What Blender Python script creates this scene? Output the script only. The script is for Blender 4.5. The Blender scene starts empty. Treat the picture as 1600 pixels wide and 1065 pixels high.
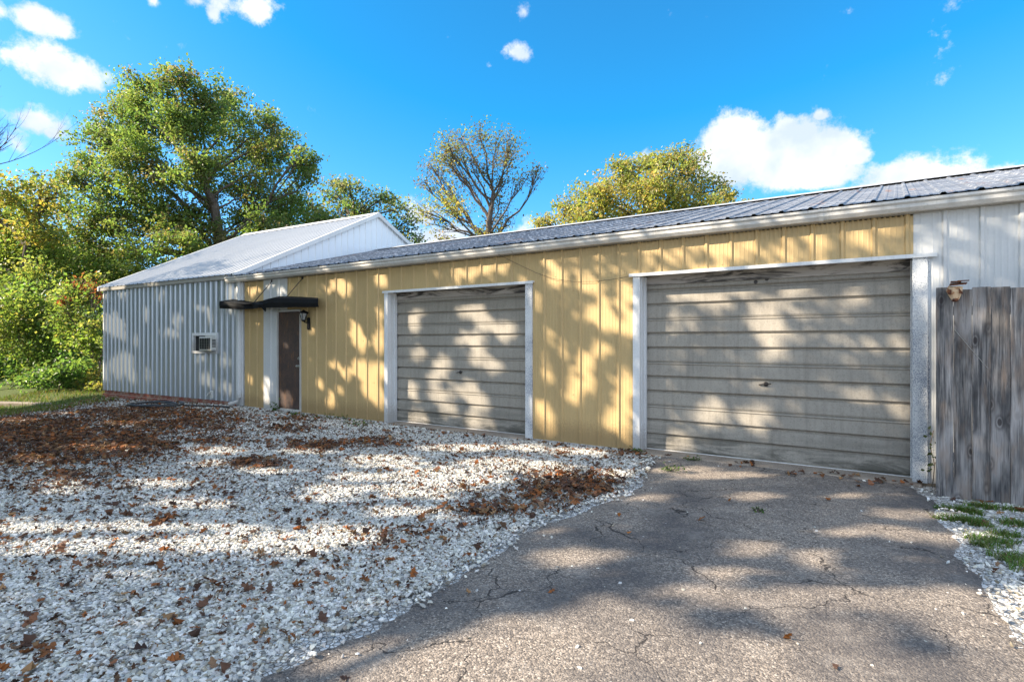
import bpy, math, random
import numpy as np
from mathutils import Vector, Matrix, noise as mnoise

random.seed(7)
rng = np.random.default_rng(11)
sc = bpy.context.scene
COL = sc.collection
R = math.radians

# ------------------------------------------------------------------ camera geometry (metres; garage wall is the plane y = 0)
F = 889.0
CAM = (0.0, -7.53, 1.545)
YAW = R(34.02)
FW = (-math.sin(YAW), math.cos(YAW)); RT = (math.cos(YAW), math.sin(YAW))
def ray(px, py):
    a = (px - 800) / F; b = (532 - py) / F
    return (FW[0] + a * RT[0], FW[1] + a * RT[1], b)
def at(px, py, D):
    d = ray(px, py)
    return np.array([CAM[i] + D * d[i] for i in range(3)])

SUN_AZ = R(50); SUN_EL = R(32)
TOSUN = np.array([-math.sin(SUN_AZ) * math.cos(SUN_EL), -math.cos(SUN_AZ) * math.cos(SUN_EL), math.sin(SUN_EL)])

def ground_z(x, y):
    t = np.clip((-12.5 - np.asarray(x, float)) / 9.0, 0, 1)
    u = np.clip((-np.asarray(y, float) + 1.0) / 3.0, 0.45, 1)
    return -0.36 * t * t * (3 - 2 * t) * u

# ------------------------------------------------------------------ object helpers
def tag(o, label=None, cat=None, group=None, kind=None):
    if label: o['label'] = label
    if cat: o['category'] = cat
    if group: o['group'] = group
    if kind: o['kind'] = kind
    return o

def empty(name, loc=(0, 0, 0), rz=0.0):
    o = bpy.data.objects.new(name, None)
    o.location = loc; o.rotation_euler = (0, 0, rz); o.empty_display_size = 0.2
    COL.objects.link(o)
    return o

class MB:
    def __init__(self):
        self.v = []; self.f = []
    def add(self, vs, fs):
        n = len(self.v)
        self.v += [tuple(map(float, p)) for p in vs]
        self.f += [tuple(i + n for i in f) for f in fs]
        return self
    def box(self, x0, x1, y0, y1, z0, z1):
        return self.add([(x0, y0, z0), (x1, y0, z0), (x1, y1, z0), (x0, y1, z0), (x0, y0, z1), (x1, y0, z1), (x1, y1, z1), (x0, y1, z1)],
                        [(0, 3, 2, 1), (4, 5, 6, 7), (0, 1, 5, 4), (1, 2, 6, 5), (2, 3, 7, 6), (3, 0, 4, 7)])
    def prism(self, poly, a0, a1, axis='x'):
        """poly: 2-D outline swept along an axis; x -> (y,z), y -> (x,z), z -> (x,y)"""
        n = len(poly)
        def P(a, p):
            return (a, p[0], p[1]) if axis == 'x' else (p[0], a, p[1]) if axis == 'y' else (p[0], p[1], a)
        vs = [P(a0, p) for p in poly] + [P(a1, p) for p in poly]
        fs = [tuple(range(n))[::-1], tuple(range(n, 2 * n))]
        fs += [(i, (i + 1) % n, n + (i + 1) % n, n + i) for i in range(n)]
        return self.add(vs, fs)
    def sheet(self, prof, d0, d1):
        """open profile of points swept from offset d0 to d1 (3-D vectors)"""
        n = len(prof)
        vs = [tuple(np.add(p, d0)) for p in prof] + [tuple(np.add(p, d1)) for p in prof]
        return self.add(vs, [(i, i + 1, n + i + 1, n + i) for i in range(n - 1)])
    def tube(self, pts, rad, n=6, cap=True):
        pts = [np.array(p, float) for p in pts]
        if np.isscalar(rad): rad = [rad] * len(pts)
        vs = []; fs = []
        up = np.array([0.13, 0.21, 0.97])
        for i, p in enumerate(pts):
            t = pts[min(i + 1, len(pts) - 1)] - pts[max(i - 1, 0)]
            t = t / (np.linalg.norm(t) + 1e-9)
            u = np.cross(t, up)
            if np.linalg.norm(u) < 0.1: u = np.cross(t, (1, 0, 0))
            u /= np.linalg.norm(u); w = np.cross(t, u)
            for k in range(n):
                a = 2 * math.pi * k / n
                vs.append(p + rad[i] * (math.cos(a) * u + math.sin(a) * w))
        for i in range(len(pts) - 1):
            for k in range(n):
                fs.append((i * n + k, i * n + (k + 1) % n, (i + 1) * n + (k + 1) % n, (i + 1) * n + k))
        if cap:
            fs.append(tuple(range(n))); fs.append(tuple(range((len(pts) - 1) * n, len(pts) * n))[::-1])
        return self.add(vs, fs)
    def lathe(self, prof, c=(0, 0, 0), n=12, axis='z'):
        vs = []; fs = []
        for (r, h) in prof:
            for k in range(n):
                a = 2 * math.pi * k / n
                if axis == 'z': vs.append((c[0] + r * math.cos(a), c[1] + r * math.sin(a), c[2] + h))
                else: vs.append((c[0] + r * math.cos(a), c[1] + h, c[2] + r * math.sin(a)))
        for i in range(len(prof) - 1):
            for k in range(n):
                fs.append((i * n + k, i * n + (k + 1) % n, (i + 1) * n + (k + 1) % n, (i + 1) * n + k))
        fs.append(tuple(range(n))[::-1]); fs.append(tuple(range((len(prof) - 1) * n, len(prof) * n)))
        return self.add(vs, fs)
    def build(self, name, mat, parent=None, smooth=False, bevel=0.0, loc=None):
        me = bpy.data.meshes.new(name)
        me.from_pydata(self.v, [], self.f)
        me.validate(); me.update()
        import bmesh
        bm = bmesh.new(); bm.from_mesh(me)
        bmesh.ops.recalc_face_normals(bm, faces=bm.faces)
        bm.to_mesh(me); bm.free()
        if smooth:
            me.polygons.foreach_set('use_smooth', [True] * len(me.polygons))
        me.materials.append(mat)
        o = bpy.data.objects.new(name, me)
        COL.objects.link(o)
        if parent: o.parent = parent
        if loc: o.location = loc
        if bevel:
            b = o.modifiers.new('bevel', 'BEVEL'); b.width = bevel; b.segments = 2; b.limit_method = 'ANGLE'
        return o

def np_mesh(name, verts, faces, mat, parent=None, tint=None, smooth=False):
    """verts (N,3), faces (M,k) index array, tint (N,3) per-vertex own colour"""
    me = bpy.data.meshes.new(name)
    k = faces.shape[1]
    me.vertices.add(len(verts)); me.vertices.foreach_set('co', np.ascontiguousarray(verts, np.float32).ravel())
    me.loops.add(faces.size); me.loops.foreach_set('vertex_index', np.ascontiguousarray(faces, np.int32).ravel())
    me.polygons.add(len(faces))
    me.polygons.foreach_set('loop_start', np.arange(0, faces.size, k, dtype=np.int32))
    if smooth: me.polygons.foreach_set('use_smooth', np.ones(len(faces), bool))
    else: me.polygons.foreach_set('use_smooth', np.zeros(len(faces), bool))
    if tint is not None:
        a = me.attributes.new('tint', 'FLOAT_COLOR', 'POINT')
        a.data.foreach_set('color', np.ascontiguousarray(np.concatenate([tint, np.ones((len(tint), 1))], 1), np.float32).ravel())
    me.update(calc_edges=True)
    me.materials.append(mat)
    o = bpy.data.objects.new(name, me); COL.objects.link(o)
    if parent: o.parent = parent
    return o

# ------------------------------------------------------------------ material helpers
class NT:
    def __init__(self, name):
        self.m = bpy.data.materials.new(name); self.m.use_nodes = True
        self.t = self.m.node_tree; self.n = self.t.nodes; self.n.clear()
        self.out = self.n.new('ShaderNodeOutputMaterial')
    def new(self, typ, **kw):
        x = self.n.new('ShaderNode' + typ)
        for k, v in kw.items(): setattr(x, k, v)
        return x
    def lk(self, a, b): self.t.links.new(a, b)
    def coord(self, which='Object', scale=(1, 1, 1), loc=(0, 0, 0)):
        tc = self.new('TexCoord'); mp = self.new('Mapping')
        mp.inputs['Scale'].default_value = scale; mp.inputs['Location'].default_value = loc
        self.lk(tc.outputs[which], mp.inputs['Vector']); return mp.outputs['Vector']
    def noise(self, vec, scale, detail=4, rough=0.55, dist=0.0):
        x = self.new('TexNoise'); x.inputs['Scale'].default_value = scale; x.inputs['Detail'].default_value = detail
        x.inputs['Roughness'].default_value = rough; x.inputs['Distortion'].default_value = dist
        self.lk(vec, x.inputs['Vector']); return x.outputs['Fac']
    def voro(self, vec, scale, feature='F1', out='Distance', rnd=1.0):
        x = self.new('TexVoronoi', feature=feature); x.inputs['Scale'].default_value = scale
        x.inputs['Randomness'].default_value = rnd
        self.lk(vec, x.inputs['Vector']); return x.outputs[out]
    def ramp(self, fac, stops):
        x = self.new('ValToRGB'); e = x.color_ramp.elements
        while len(e) < len(stops): e.new(0.5)
        for el, (p, c) in zip(e, stops):
            el.position = p; el.color = (c, c, c, 1) if np.isscalar(c) else (*c, 1)
        self.lk(fac, x.inputs['Fac']); return x.outputs['Color']
    def mix(self, fac, a, b, mode='MIX'):
        x = self.new('Mix', data_type='RGBA', blend_type=mode)
        for s, v in ((x.inputs[0], fac), (x.inputs[6], a), (x.inputs[7], b)):
            if hasattr(v, 'is_output'): self.lk(v, s)
            elif np.isscalar(v): s.default_value = v if s == x.inputs[0] else (v, v, v, 1)
            else: s.default_value = (*v, 1)
        return x.outputs[2]
    def math(self, op, a, b=0.0, clamp=False):
        x = self.new('Math', operation=op, use_clamp=clamp)
        for s, v in ((x.inputs[0], a), (x.inputs[1], b)):
            if hasattr(v, 'is_output'): self.lk(v, s)
            else: s.default_value = v
        return x.outputs[0]
    def bsdf(self, color, rough=0.6, metal=0.0, spec=0.5, height=None, bump=0.3, bdist=0.01, trans=None):
        b = self.new('BsdfPrincipled')
        for s, v in ((b.inputs['Base Color'], color), (b.inputs['Roughness'], rough), (b.inputs['Metallic'], metal)):
            if hasattr(v, 'is_output'): self.lk(v, s)
            elif np.isscalar(v): s.default_value = v
            else: s.default_value = (*v, 1)
        b.inputs['Specular IOR Level'].default_value = spec
        if height is not None:
            bp = self.new('Bump'); bp.inputs['Strength'].default_value = bump; bp.inputs['Distance'].default_value = bdist
            self.lk(height, bp.inputs['Height']); self.lk(bp.outputs['Normal'], b.inputs['Normal'])
        self.lk(b.outputs[0], self.out.inputs['Surface'])
        self.b = b
        return self.m

def painted_metal(name, base, dirt, amount=0.5, rough=0.5, streak=0.5, spots=0.0, spotcol=(0.12, 0.07, 0.04), metal=0.0, low=True, bump=0.25, spec=0.4):
    """sheet metal with weather: broad blotches, vertical runs, grime splashed up from the ground, pin rust"""
    n = NT(name)
    v = n.coord('Object'); vs = n.coord('Object', (9, 9, 0.35))
    big = n.noise(v, 1.3, 5, 0.6)
    runs = n.noise(vs, 2.2, 4, 0.6)
    fine = n.noise(v, 38, 3, 0.6)
    c = n.mix(n.math('MULTIPLY', n.ramp(big, [(0.35, 0), (0.75, 1)]), amount), base, dirt)
    c = n.mix(n.math('MULTIPLY', n.ramp(runs, [(0.5, 0), (0.72, 1)]), streak), c, dirt)
    c = n.mix(n.math('MULTIPLY', n.ramp(fine, [(0.4, 0), (0.7, 1)]), 0.25), c, dirt)
    if low:
        sep = n.new('SeparateXYZ'); n.lk(v, sep.inputs[0])
        hz = n.math('ADD', sep.outputs['Z'], n.math('MULTIPLY', fine, -0.35))
        c = n.mix(n.math('MULTIPLY', n.ramp(hz, [(0.0, 1), (0.22, 0)]), 0.55), c, (dirt[0] * .6, dirt[1] * .55, dirt[2] * .5))
    if spots:
        sp = n.noise(v, 24, 2, 0.5)
        c = n.mix(n.math('MULTIPLY', n.ramp(sp, [(0.70, 0), (0.74, 1)]), spots), c, spotcol)
    return n.bsdf(c, rough, metal, spec, n.math('ADD', n.noise(v, 3.0, 2), n.math('MULTIPLY', fine, 0.15)), bump, 0.012)

# ------------------------------------------------------------------ light, sky and yard data
SKY_STRENGTH = 0.12
SUN_STRENGTH = 5.0
EXPOSURE = 1.4
LITK = {'g': 1.32, 'w': 1.38, 'f': 1.1}
SKYTINT = (0.39, 0.67, 0.94, 1)
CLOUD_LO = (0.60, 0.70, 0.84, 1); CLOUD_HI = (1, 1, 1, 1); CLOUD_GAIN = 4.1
CLOUDS = [(1200, 238, 150, 66, 1.7), (1150, 215, 75, 46, 1.6), (1290, 230, 80, 44, 1.5), (1335, 243, 36, 16, 1), (1140, 262, 75, 36, 1.5), (1285, 276, 70, 22, 1.1), (1215, 260, 120, 40, 1.5),
          (1440, 285, 130, 54, 1.5), (1550, 292, 110, 42, 1.4), (1370, 300, 80, 26, 1.1), (1620, 280, 70, 40, 1.3), (1283, 180, 20, 13, .8), (803, 82, 34, 16, .6), (765, 102, 12, 9, .45), (818, 18, 14, 14, .35), (1005, 240, 20, 14, .5),
          (385, 10, 62, 30, .9), (333, 20, 14, 18, .6), (305, 0, 20, 12, .6), (240, 0, 12, 10, .6), (65, 30, 58, 28, 1.1), (95, 46, 34, 18, 1), (80, 102, 88, 42, 1.2), (60, 190, 60, 26, .7), (82, 206, 22, 12, .9), (152, 203, 30, 16, .7), (20, 220, 40, 30, .8),
          (700, 375, 70, 34, .9), (665, 330, 40, 30, .7), (0, 15, 16, 22, .6), (640, 395, 60, 30, .8), (900, 370, 120, 30, .5)]
LIT_G=[(-1.88,-3.93,0.245,0.165,-0.072,0.138),(-0.99,-4.19,0.264,0.178,-0.068,0.228),(-1.16,-4.35,0.184,0.124,-0.042,0.115),(-1.33,-4.51,0.181,0.123,-0.047,0.107),(-1.55,-4.92,0.254,0.171,-0.069,0.115),(-1.84,-5.37,0.315,0.212,-0.094,0.111),(-1.98,-5.67,0.297,0.2,-0.095,0.09),(-1.51,-5.29,0.504,0.34,-0.075,0.111),(-0.99,-5.0,0.494,0.333,-0.038,0.098),(-0.49,-4.67,0.494,0.334,-0.017,0.099),(-0.57,-4.25,0.198,0.133,-0.044,0.255),(-0.14,-3.89,0.376,0.254,-0.008,0.206),(0.15,-3.6,0.177,0.12,0.008,0.228),(-0.0,-4.2,0.386,0.26,0.0,0.167),(-0.47,-3.83,0.155,0.105,-0.009,0.072),(-1.62,-0.85,0.361,0.244,-0.046,0.188),(-0.86,-3.06,0.149,0.1,-0.032,0.164),(-0.43,-2.99,0.131,0.088,-0.018,0.186),(-0.13,-2.09,0.298,0.202,-0.003,0.127),(0.21,-2.04,0.248,0.168,0.005,0.141),(0.14,-1.36,0.281,0.19,0.003,0.158),(-1.15,-1.54,0.22,0.148,-0.028,0.147),(-0.32,-0.95,0.157,0.107,-0.006,0.107),(-2.08,-0.77,0.316,0.213,-0.041,0.134),(-0.88,-3.59,0.175,0.118,-0.02,0.086),(0.51,-1.72,0.127,0.086,0.017,0.192),(-5.49,-5.86,0.415,0.28,-0.394,0.12),(-4.94,-5.45,0.461,0.311,-0.357,0.151),(-4.37,-5.1,0.416,0.28,-0.313,0.175),(-3.81,-4.8,0.368,0.248,-0.244,0.175),(-3.63,-4.51,0.254,0.171,-0.217,0.18),(-5.89,-5.94,0.257,0.174,-0.357,0.096),(-7.89,-3.22,0.297,0.201,-0.276,0.15),(-7.1,-3.69,0.2,0.135,-0.185,0.1),(-4.74,-3.76,0.242,0.163,-0.279,0.222),(-5.5,-4.77,0.25,0.169,-0.194,0.097),(-7.3,-5.19,0.225,0.151,-0.385,0.123),(-9.25,-4.86,0.241,0.163,-0.248,0.072),(-5.45,-2.39,0.408,0.276,-0.262,0.246),(-4.21,-2.59,0.541,0.365,-0.318,0.373),(-4.18,-3.24,0.385,0.259,-0.216,0.222),(-4.11,-1.72,0.398,0.269,-0.214,0.302),(-3.41,-1.67,0.252,0.17,-0.202,0.348),(-3.73,-3.86,0.192,0.129,-0.111,0.109),(-3.7,-0.45,0.37,0.25,-0.107,0.205),(-5.18,-1.17,0.381,0.258,-0.186,0.227),(-4.42,-0.65,0.305,0.206,-0.132,0.205),(-5.05,-3.16,0.241,0.163,-0.166,0.143),(-6.18,-3.54,0.252,0.17,-0.183,0.118),(-6.6,-4.56,0.287,0.194,-0.208,0.093),(-4.18,-5.85,0.209,0.141,-0.068,0.028),(-3.41,-6.09,0.116,0.078,-0.046,0.019),(-3.44,-3.67,0.143,0.097,-0.09,0.101),(-2.71,-1.39,0.185,0.125,-0.105,0.237),(-9.3,-3.94,0.381,0.257,-0.277,0.106),(-6.81,-2.55,0.296,0.2,-0.158,0.115),(-2.07,-2.24,0.206,0.139,-0.067,0.171),(-2.36,-3.56,0.172,0.116,-0.047,0.08),(-14.37,-3.76,0.417,0.281,-0.585,0.154),(-15.53,-2.67,0.356,0.24,-0.432,0.135),(-11.82,-2.76,0.394,0.266,-0.273,0.11)]
LIT_W=[(-19.41,2.62,0.443,0.238),(-18.92,2.81,0.285,0.213),(-18.09,2.78,0.361,0.249),(-18.64,1.75,0.561,0.337),(-18.18,1.62,0.317,0.312),(-19.8,0.66,0.252,0.395),(-18.36,0.53,0.459,0.335),(-17.95,0.71,0.402,0.33),(-19.06,0.33,0.289,0.257),(-17.47,0.32,0.345,0.203),(-16.88,2.05,0.29,0.239),(-16.15,2.62,0.274,0.213),(-16.39,2.9,0.32,0.117),(-15.39,1.99,0.26,0.15),(-15.92,1.65,0.309,0.135),(-16.96,0.42,0.333,0.239),(-15.46,1.65,0.223,0.189),(-14.25,2.29,0.305,0.091),(-13.98,2.03,0.133,0.196),(-13.09,2.67,0.248,0.206),(-13.15,2.26,0.124,0.086),(-14.39,1.03,0.24,0.127),(-14.05,0.54,0.301,0.196),(-13.4,1.05,0.178,0.209),(-13.34,0.35,0.253,0.174),(-20.11,1.0,0.123,0.355),(-17.3,1.33,0.213,0.161),(-12.17,2.15,0.258,0.159),(-12.26,2.69,0.26,0.099),(-9.31,2.68,0.298,0.139),(-9.05,2.54,0.161,0.108),(-8.07,2.69,0.163,0.123),(-8.18,2.86,0.296,0.049),(-8.76,1.68,0.156,0.211),(-8.57,1.47,0.172,0.189),(-8.12,1.51,0.147,0.246),(-8.67,1.0,0.236,0.19),(-8.18,0.85,0.224,0.308),(-8.42,0.68,0.181,0.229),(-9.01,0.91,0.16,0.129),(-9.37,1.07,0.167,0.109),(-9.85,0.61,0.126,0.134),(-10.2,1.14,0.086,0.091),(-9.24,0.55,0.118,0.13),(-8.12,0.44,0.164,0.164),(-9.51,0.36,0.149,0.176),(-11.03,0.28,0.171,0.179),(-12.39,0.65,0.105,0.125),(-11.06,1.46,0.094,0.085),(-11.58,2.81,0.163,0.097),(-11.75,0.43,0.166,0.291),(-11.18,2.64,0.157,0.095),(-10.13,1.78,0.101,0.091),(-8.08,2.78,0.094,0.051),(-8.08,2.05,0.094,0.2),(-8.08,0.96,0.115,0.2),(-8.08,0.52,0.115,0.163),(-6.63,2.69,0.112,0.095),(-6.2,2.66,0.106,0.131),(-5.91,2.7,0.143,0.129),(-5.63,2.75,0.197,0.089),(-5.28,2.75,0.152,0.1),(-4.45,2.75,0.137,0.074),(-7.68,2.08,0.156,0.171),(-7.58,2.25,0.193,0.079),(-6.39,2.26,0.233,0.127),(-6.09,2.12,0.184,0.213),(-5.66,1.92,0.225,0.175),(-6.34,1.79,0.274,0.126),(-6.18,1.49,0.227,0.18),(-5.85,1.37,0.179,0.145),(-5.66,1.25,0.148,0.048),(-7.56,1.51,0.183,0.135),(-7.0,1.34,0.249,0.155),(-7.09,1.13,0.252,0.121),(-7.71,0.83,0.147,0.197),(-7.09,0.79,0.252,0.121),(-6.47,0.89,0.235,0.184),(-6.13,0.71,0.214,0.181),(-6.86,0.53,0.245,0.119),(-7.56,0.34,0.265,0.124),(-6.26,0.4,0.188,0.149),(-5.93,0.33,0.112,0.09),(-4.38,1.6,0.075,0.112),(-3.79,2.36,0.157,0.141),(-3.52,2.07,0.151,0.139),(-3.43,1.85,0.155,0.124),(-3.16,1.79,0.121,0.13),(-3.7,1.94,0.13,0.127),(-3.79,1.2,0.151,0.155),(-3.95,0.83,0.177,0.214),(-3.76,0.98,0.163,0.155),(-3.55,1.43,0.137,0.097),(-4.42,1.07,0.095,0.162),(-4.52,0.42,0.155,0.223),(-4.38,0.28,0.129,0.162),(-3.22,0.67,0.13,0.245),(-3.16,0.35,0.121,0.203),(-3.4,0.41,0.075,0.207),(-3.16,2.19,0.11,0.13),(-4.28,2.48,0.151,0.146),(-4.59,2.2,0.087,0.149),(-4.15,1.43,0.066,0.116),(-1.6,2.05,0.185,0.167),(-1.54,1.72,0.122,0.182),(-2.29,2.31,0.13,0.099),(-2.67,2.36,0.101,0.065),(-0.63,2.21,0.105,0.093),(-0.61,1.11,0.118,0.08),(-1.73,0.81,0.189,0.141),(-2.29,0.8,0.206,0.147),(-2.75,0.37,0.202,0.164),(-0.23,0.95,0.098,0.104),(-0.23,1.75,0.086,0.105),(-2.08,2.41,0.2,0.042),(0.27,2.22,0.092,0.113),(-3.08,1.8,0.117,0.148),(-3.16,2.17,0.139,0.13),(-3.12,0.83,0.118,0.223),(0.99,2.66,0.048,0.048),(0.81,2.67,0.05,0.024),(-0.06,2.76,0.088,0.035),(-0.78,2.72,0.099,0.075),(-0.36,2.72,0.093,0.073)]
LIT_F=[(0.73,0.52,0.106,0.08),(0.45,0.47,0.038,0.071),(0.84,0.41,0.052,0.057),(0.67,0.39,0.054,0.047),(0.48,1.85,0.082,0.104),(0.84,1.64,0.096,0.201),(0.71,1.72,0.079,0.101),(0.86,1.16,0.077,0.15),(0.42,0.83,0.083,0.157)]
LITTER=[(-10.54,-4.15,1.14,0.77,-2.08,0.66,1.0),(-12.9,-3.78,0.87,0.59,-1.78,0.52,1.0),(-11.97,-2.14,1.15,0.77,-1.58,0.71,0.9),(-14.23,-1.79,0.95,0.64,-1.06,0.43,0.8),(-11.81,-1.22,0.66,0.45,-0.61,0.33,0.6),(-8.67,-2.9,0.57,0.38,-0.44,0.24,0.5),(-7.11,-2.16,0.33,0.22,-0.35,0.26,1.0),(-6.52,-1.51,0.31,0.21,-0.29,0.27,1.0),(-6.64,-3.38,0.28,0.19,-0.28,0.17,0.9),(-7.87,-4.95,0.22,0.15,-0.38,0.12,0.8),(-9.64,-3.55,0.41,0.27,-0.43,0.18,0.9),(-8.82,-1.47,0.46,0.31,-0.38,0.26,0.7),(-9.68,-0.59,0.42,0.28,-0.32,0.23,0.5),(-2.78,-2.21,0.47,0.32,-0.32,0.61,1.0),(-3.25,-1.94,0.36,0.24,-0.21,0.37,0.6),(-3.07,-3.35,0.25,0.17,-0.1,0.14,1.0),(-3.24,-4.2,0.26,0.17,-0.08,0.08,0.6),(-3.18,-4.47,0.24,0.16,-0.05,0.05,0.5),(-5.26,-5.16,0.14,0.09,-0.15,0.07,0.6),(-9.13,-4.88,0.48,0.32,-0.58,0.17,0.8),(-7.7,-5.46,0.34,0.23,-0.34,0.09,0.4),(-3.02,-0.04,0.18,0.12,-0.09,0.22,0.9),(-2.42,0.04,0.28,0.19,-0.04,0.13,0.5),(-1.31,0.08,0.33,0.22,-0.02,0.12,0.8),(-0.6,-0.16,0.42,0.28,-0.01,0.14,0.7),(-0.0,-0.2,0.28,0.19,-0.0,0.13,0.9),(-5.6,-4.34,0.32,0.22,-0.19,0.11,0.3),(-3.81,0.39,0.32,0.22,-0.1,0.2,0.4),(-4.42,-2.35,0.38,0.26,-0.17,0.2,0.2),(-4.34,-5.7,0.29,0.2,-0.15,0.06,0.25),(-3.53,-5.64,0.23,0.16,-0.13,0.07,0.25),(-4.11,-6.34,0.18,0.12,-0.14,0.04,0.2),(-3.29,-6.42,0.23,0.16,-0.09,0.03,0.3),(-3.77,-3.11,0.38,0.25,-0.16,0.19,0.2)]

# ------------------------------------------------------------------ materials
M = {}
M['yellow'] = painted_metal('faded_yellow_steel', (0.53, 0.375, 0.172), (0.38, 0.267, 0.128), 0.5, 0.5, 0.4)
M['white_steel'] = painted_metal('white_steel', (0.58, 0.58, 0.565), (0.46, 0.46, 0.45), 0.4, 0.5, 0.4)
M['white_trim'] = painted_metal('white_trim', (0.74, 0.74, 0.73), (0.45, 0.44, 0.42), 0.35, 0.5, 0.35)
M['grey_steel'] = painted_metal('pale_grey_steel', (0.46, 0.49, 0.515), (0.36, 0.385, 0.41), 0.4, 0.36, 0.3, metal=0.8, low=False)
M['gable_steel'] = painted_metal('white_gable_steel', (0.84, 0.86, 0.88), (0.72, 0.75, 0.78), 0.3, 0.45, 0.2, low=False)
M['grey_roof'] = painted_metal('white_roof_steel', (0.42, 0.425, 0.435), (0.33, 0.335, 0.345), 0.4, 0.45, 0.15, low=False, bump=0.05)
M['gutter'] = painted_metal('offwhite_gutter', (0.60, 0.58, 0.54), (0.36, 0.33, 0.29), 0.5, 0.5, 0.5, spots=0.4, low=False)
M['fascia'] = painted_metal('tan_fascia', (0.36, 0.34, 0.30), (0.22, 0.20, 0.17), 0.5, 0.6, 0.4, low=False)
M['black_metal'] = painted_metal('black_metal', (0.007, 0.007, 0.008), (0.02, 0.02, 0.02), 0.4, 0.75, 0.3, low=False, spec=0.12)
M['dark_iron'] = painted_metal('dark_iron', (0.03, 0.025, 0.022), (0.07, 0.06, 0.05), 0.5, 0.5, 0.3, low=False)
M['plastic'] = painted_metal('cream_plastic', (0.66, 0.65, 0.60), (0.5, 0.48, 0.43), 0.4, 0.45, 0.3, low=False)
M['steel'] = painted_metal('dull_steel', (0.55, 0.55, 0.53), (0.3, 0.29, 0.27), 0.4, 0.35, 0.3, metal=0.9, low=False)
M['rubber'] = painted_metal('black_rubber', (0.02, 0.02, 0.022), (0.06, 0.055, 0.05), 0.6, 0.5, 0.2, low=False)
M['dark'] = painted_metal('dark_inside', (0.02, 0.022, 0.024), (0.03, 0.03, 0.03), 0.3, 0.8, 0.2, low=False)

def door_material():
    n = NT('dirty_tan_door_steel')
    v = n.coord('Object'); vs = n.coord('Object', (7, 7, 0.5)); vw = n.coord('Object', (0.8, 1, 5))
    sep = n.new('SeparateXYZ'); n.lk(v, sep.inputs[0])
    c = n.mix(n.ramp(n.noise(v, 1.1, 5, 0.65), [(0.3, 0), (0.7, 1)]), (0.385, 0.345, 0.285), (0.285, 0.255, 0.212))
    c = n.mix(n.math('MULTIPLY', n.ramp(n.noise(vs, 2.5, 5, 0.65), [(0.48, 0), (0.8, 1)]), 0.6), c, (0.17, 0.15, 0.125))
    c = n.mix(n.math('MULTIPLY', n.ramp(n.noise(v, 55, 4, 0.75), [(0.5, 0), (0.66, 1)]), 0.45), c, (0.15, 0.135, 0.115))
    blot = n.noise(vw, 1.7, 6, 0.7, 0.6)
    lowz = n.math('MULTIPLY', n.ramp(sep.outputs['Z'], [(0.0, 1), (0.42, 0)]), n.ramp(blot, [(0.44, 0), (0.58, 1)]))
    c = n.mix(n.math('MULTIPLY', lowz, 0.85), c, (0.055, 0.053, 0.04))
    return n.bsdf(c, 0.55, 0, 0.35, n.math('ADD', n.noise(v, 2.5, 3), n.math('MULTIPLY', n.noise(v, 55, 3), 0.1)), 0.3, 0.012)
M['door'] = door_material()

def header_material():
    n = NT('stained_header_steel')
    v = n.coord('Object', (0.9, 1, 6))
    c = n.mix(n.ramp(n.noise(v, 1.4, 6, 0.7, 0.8), [(0.47, 0), (0.57, 1)]), (0.40, 0.35, 0.30), (0.05, 0.042, 0.035))
    return n.bsdf(c, 0.65)
M['header'] = header_material()

def flaking_material():
    n = NT('flaking_white_paint')
    v = n.coord('Object'); vz = n.coord('Object', (1.6, 1.6, 1))
    base = n.mix(n.noise(v, 8, 3), (0.70, 0.70, 0.68), (0.58, 0.58, 0.57))
    fl = n.math('ADD', n.noise(vz, 75, 5, 0.7), n.math('MULTIPLY', n.math('SUBTRACT', n.noise(v, 2.2, 3), 0.5), 0.42))
    msk = n.ramp(fl, [(0.52, 0), (0.57, 1)])
    c = n.mix(msk, base, n.mix(n.noise(v, 60, 2), (0.17, 0.20, 0.26), (0.34, 0.36, 0.40)))
    return n.bsdf(c, 0.6, 0, 0.3, msk, 0.6, -0.002)
M['flaking'] = flaking_material()

def rusty_door_material():
    n = NT('rusty_brown_door')
    v = n.coord('Object'); vs = n.coord('Object', (5, 5, 0.7))
    c = n.mix(n.ramp(n.noise(v, 3.0, 6, 0.7), [(0.35, 0), (0.7, 1)]), (0.052, 0.038, 0.034), (0.11, 0.065, 0.045))
    c = n.mix(n.ramp(n.noise(vs, 3.3, 5, 0.7), [(0.56, 0), (0.68, 1)]), c, (0.19, 0.09, 0.04))
    c = n.mix(n.ramp(n.noise(v, 40, 3), [(0.55, 0), (0.75, 1)]), c, (0.03, 0.024, 0.022))
    return n.bsdf(c, 0.6, 0, 0.35, n.noise(v, 20, 4), 0.2, 0.004)
M['rusty_door'] = rusty_door_material()

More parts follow.
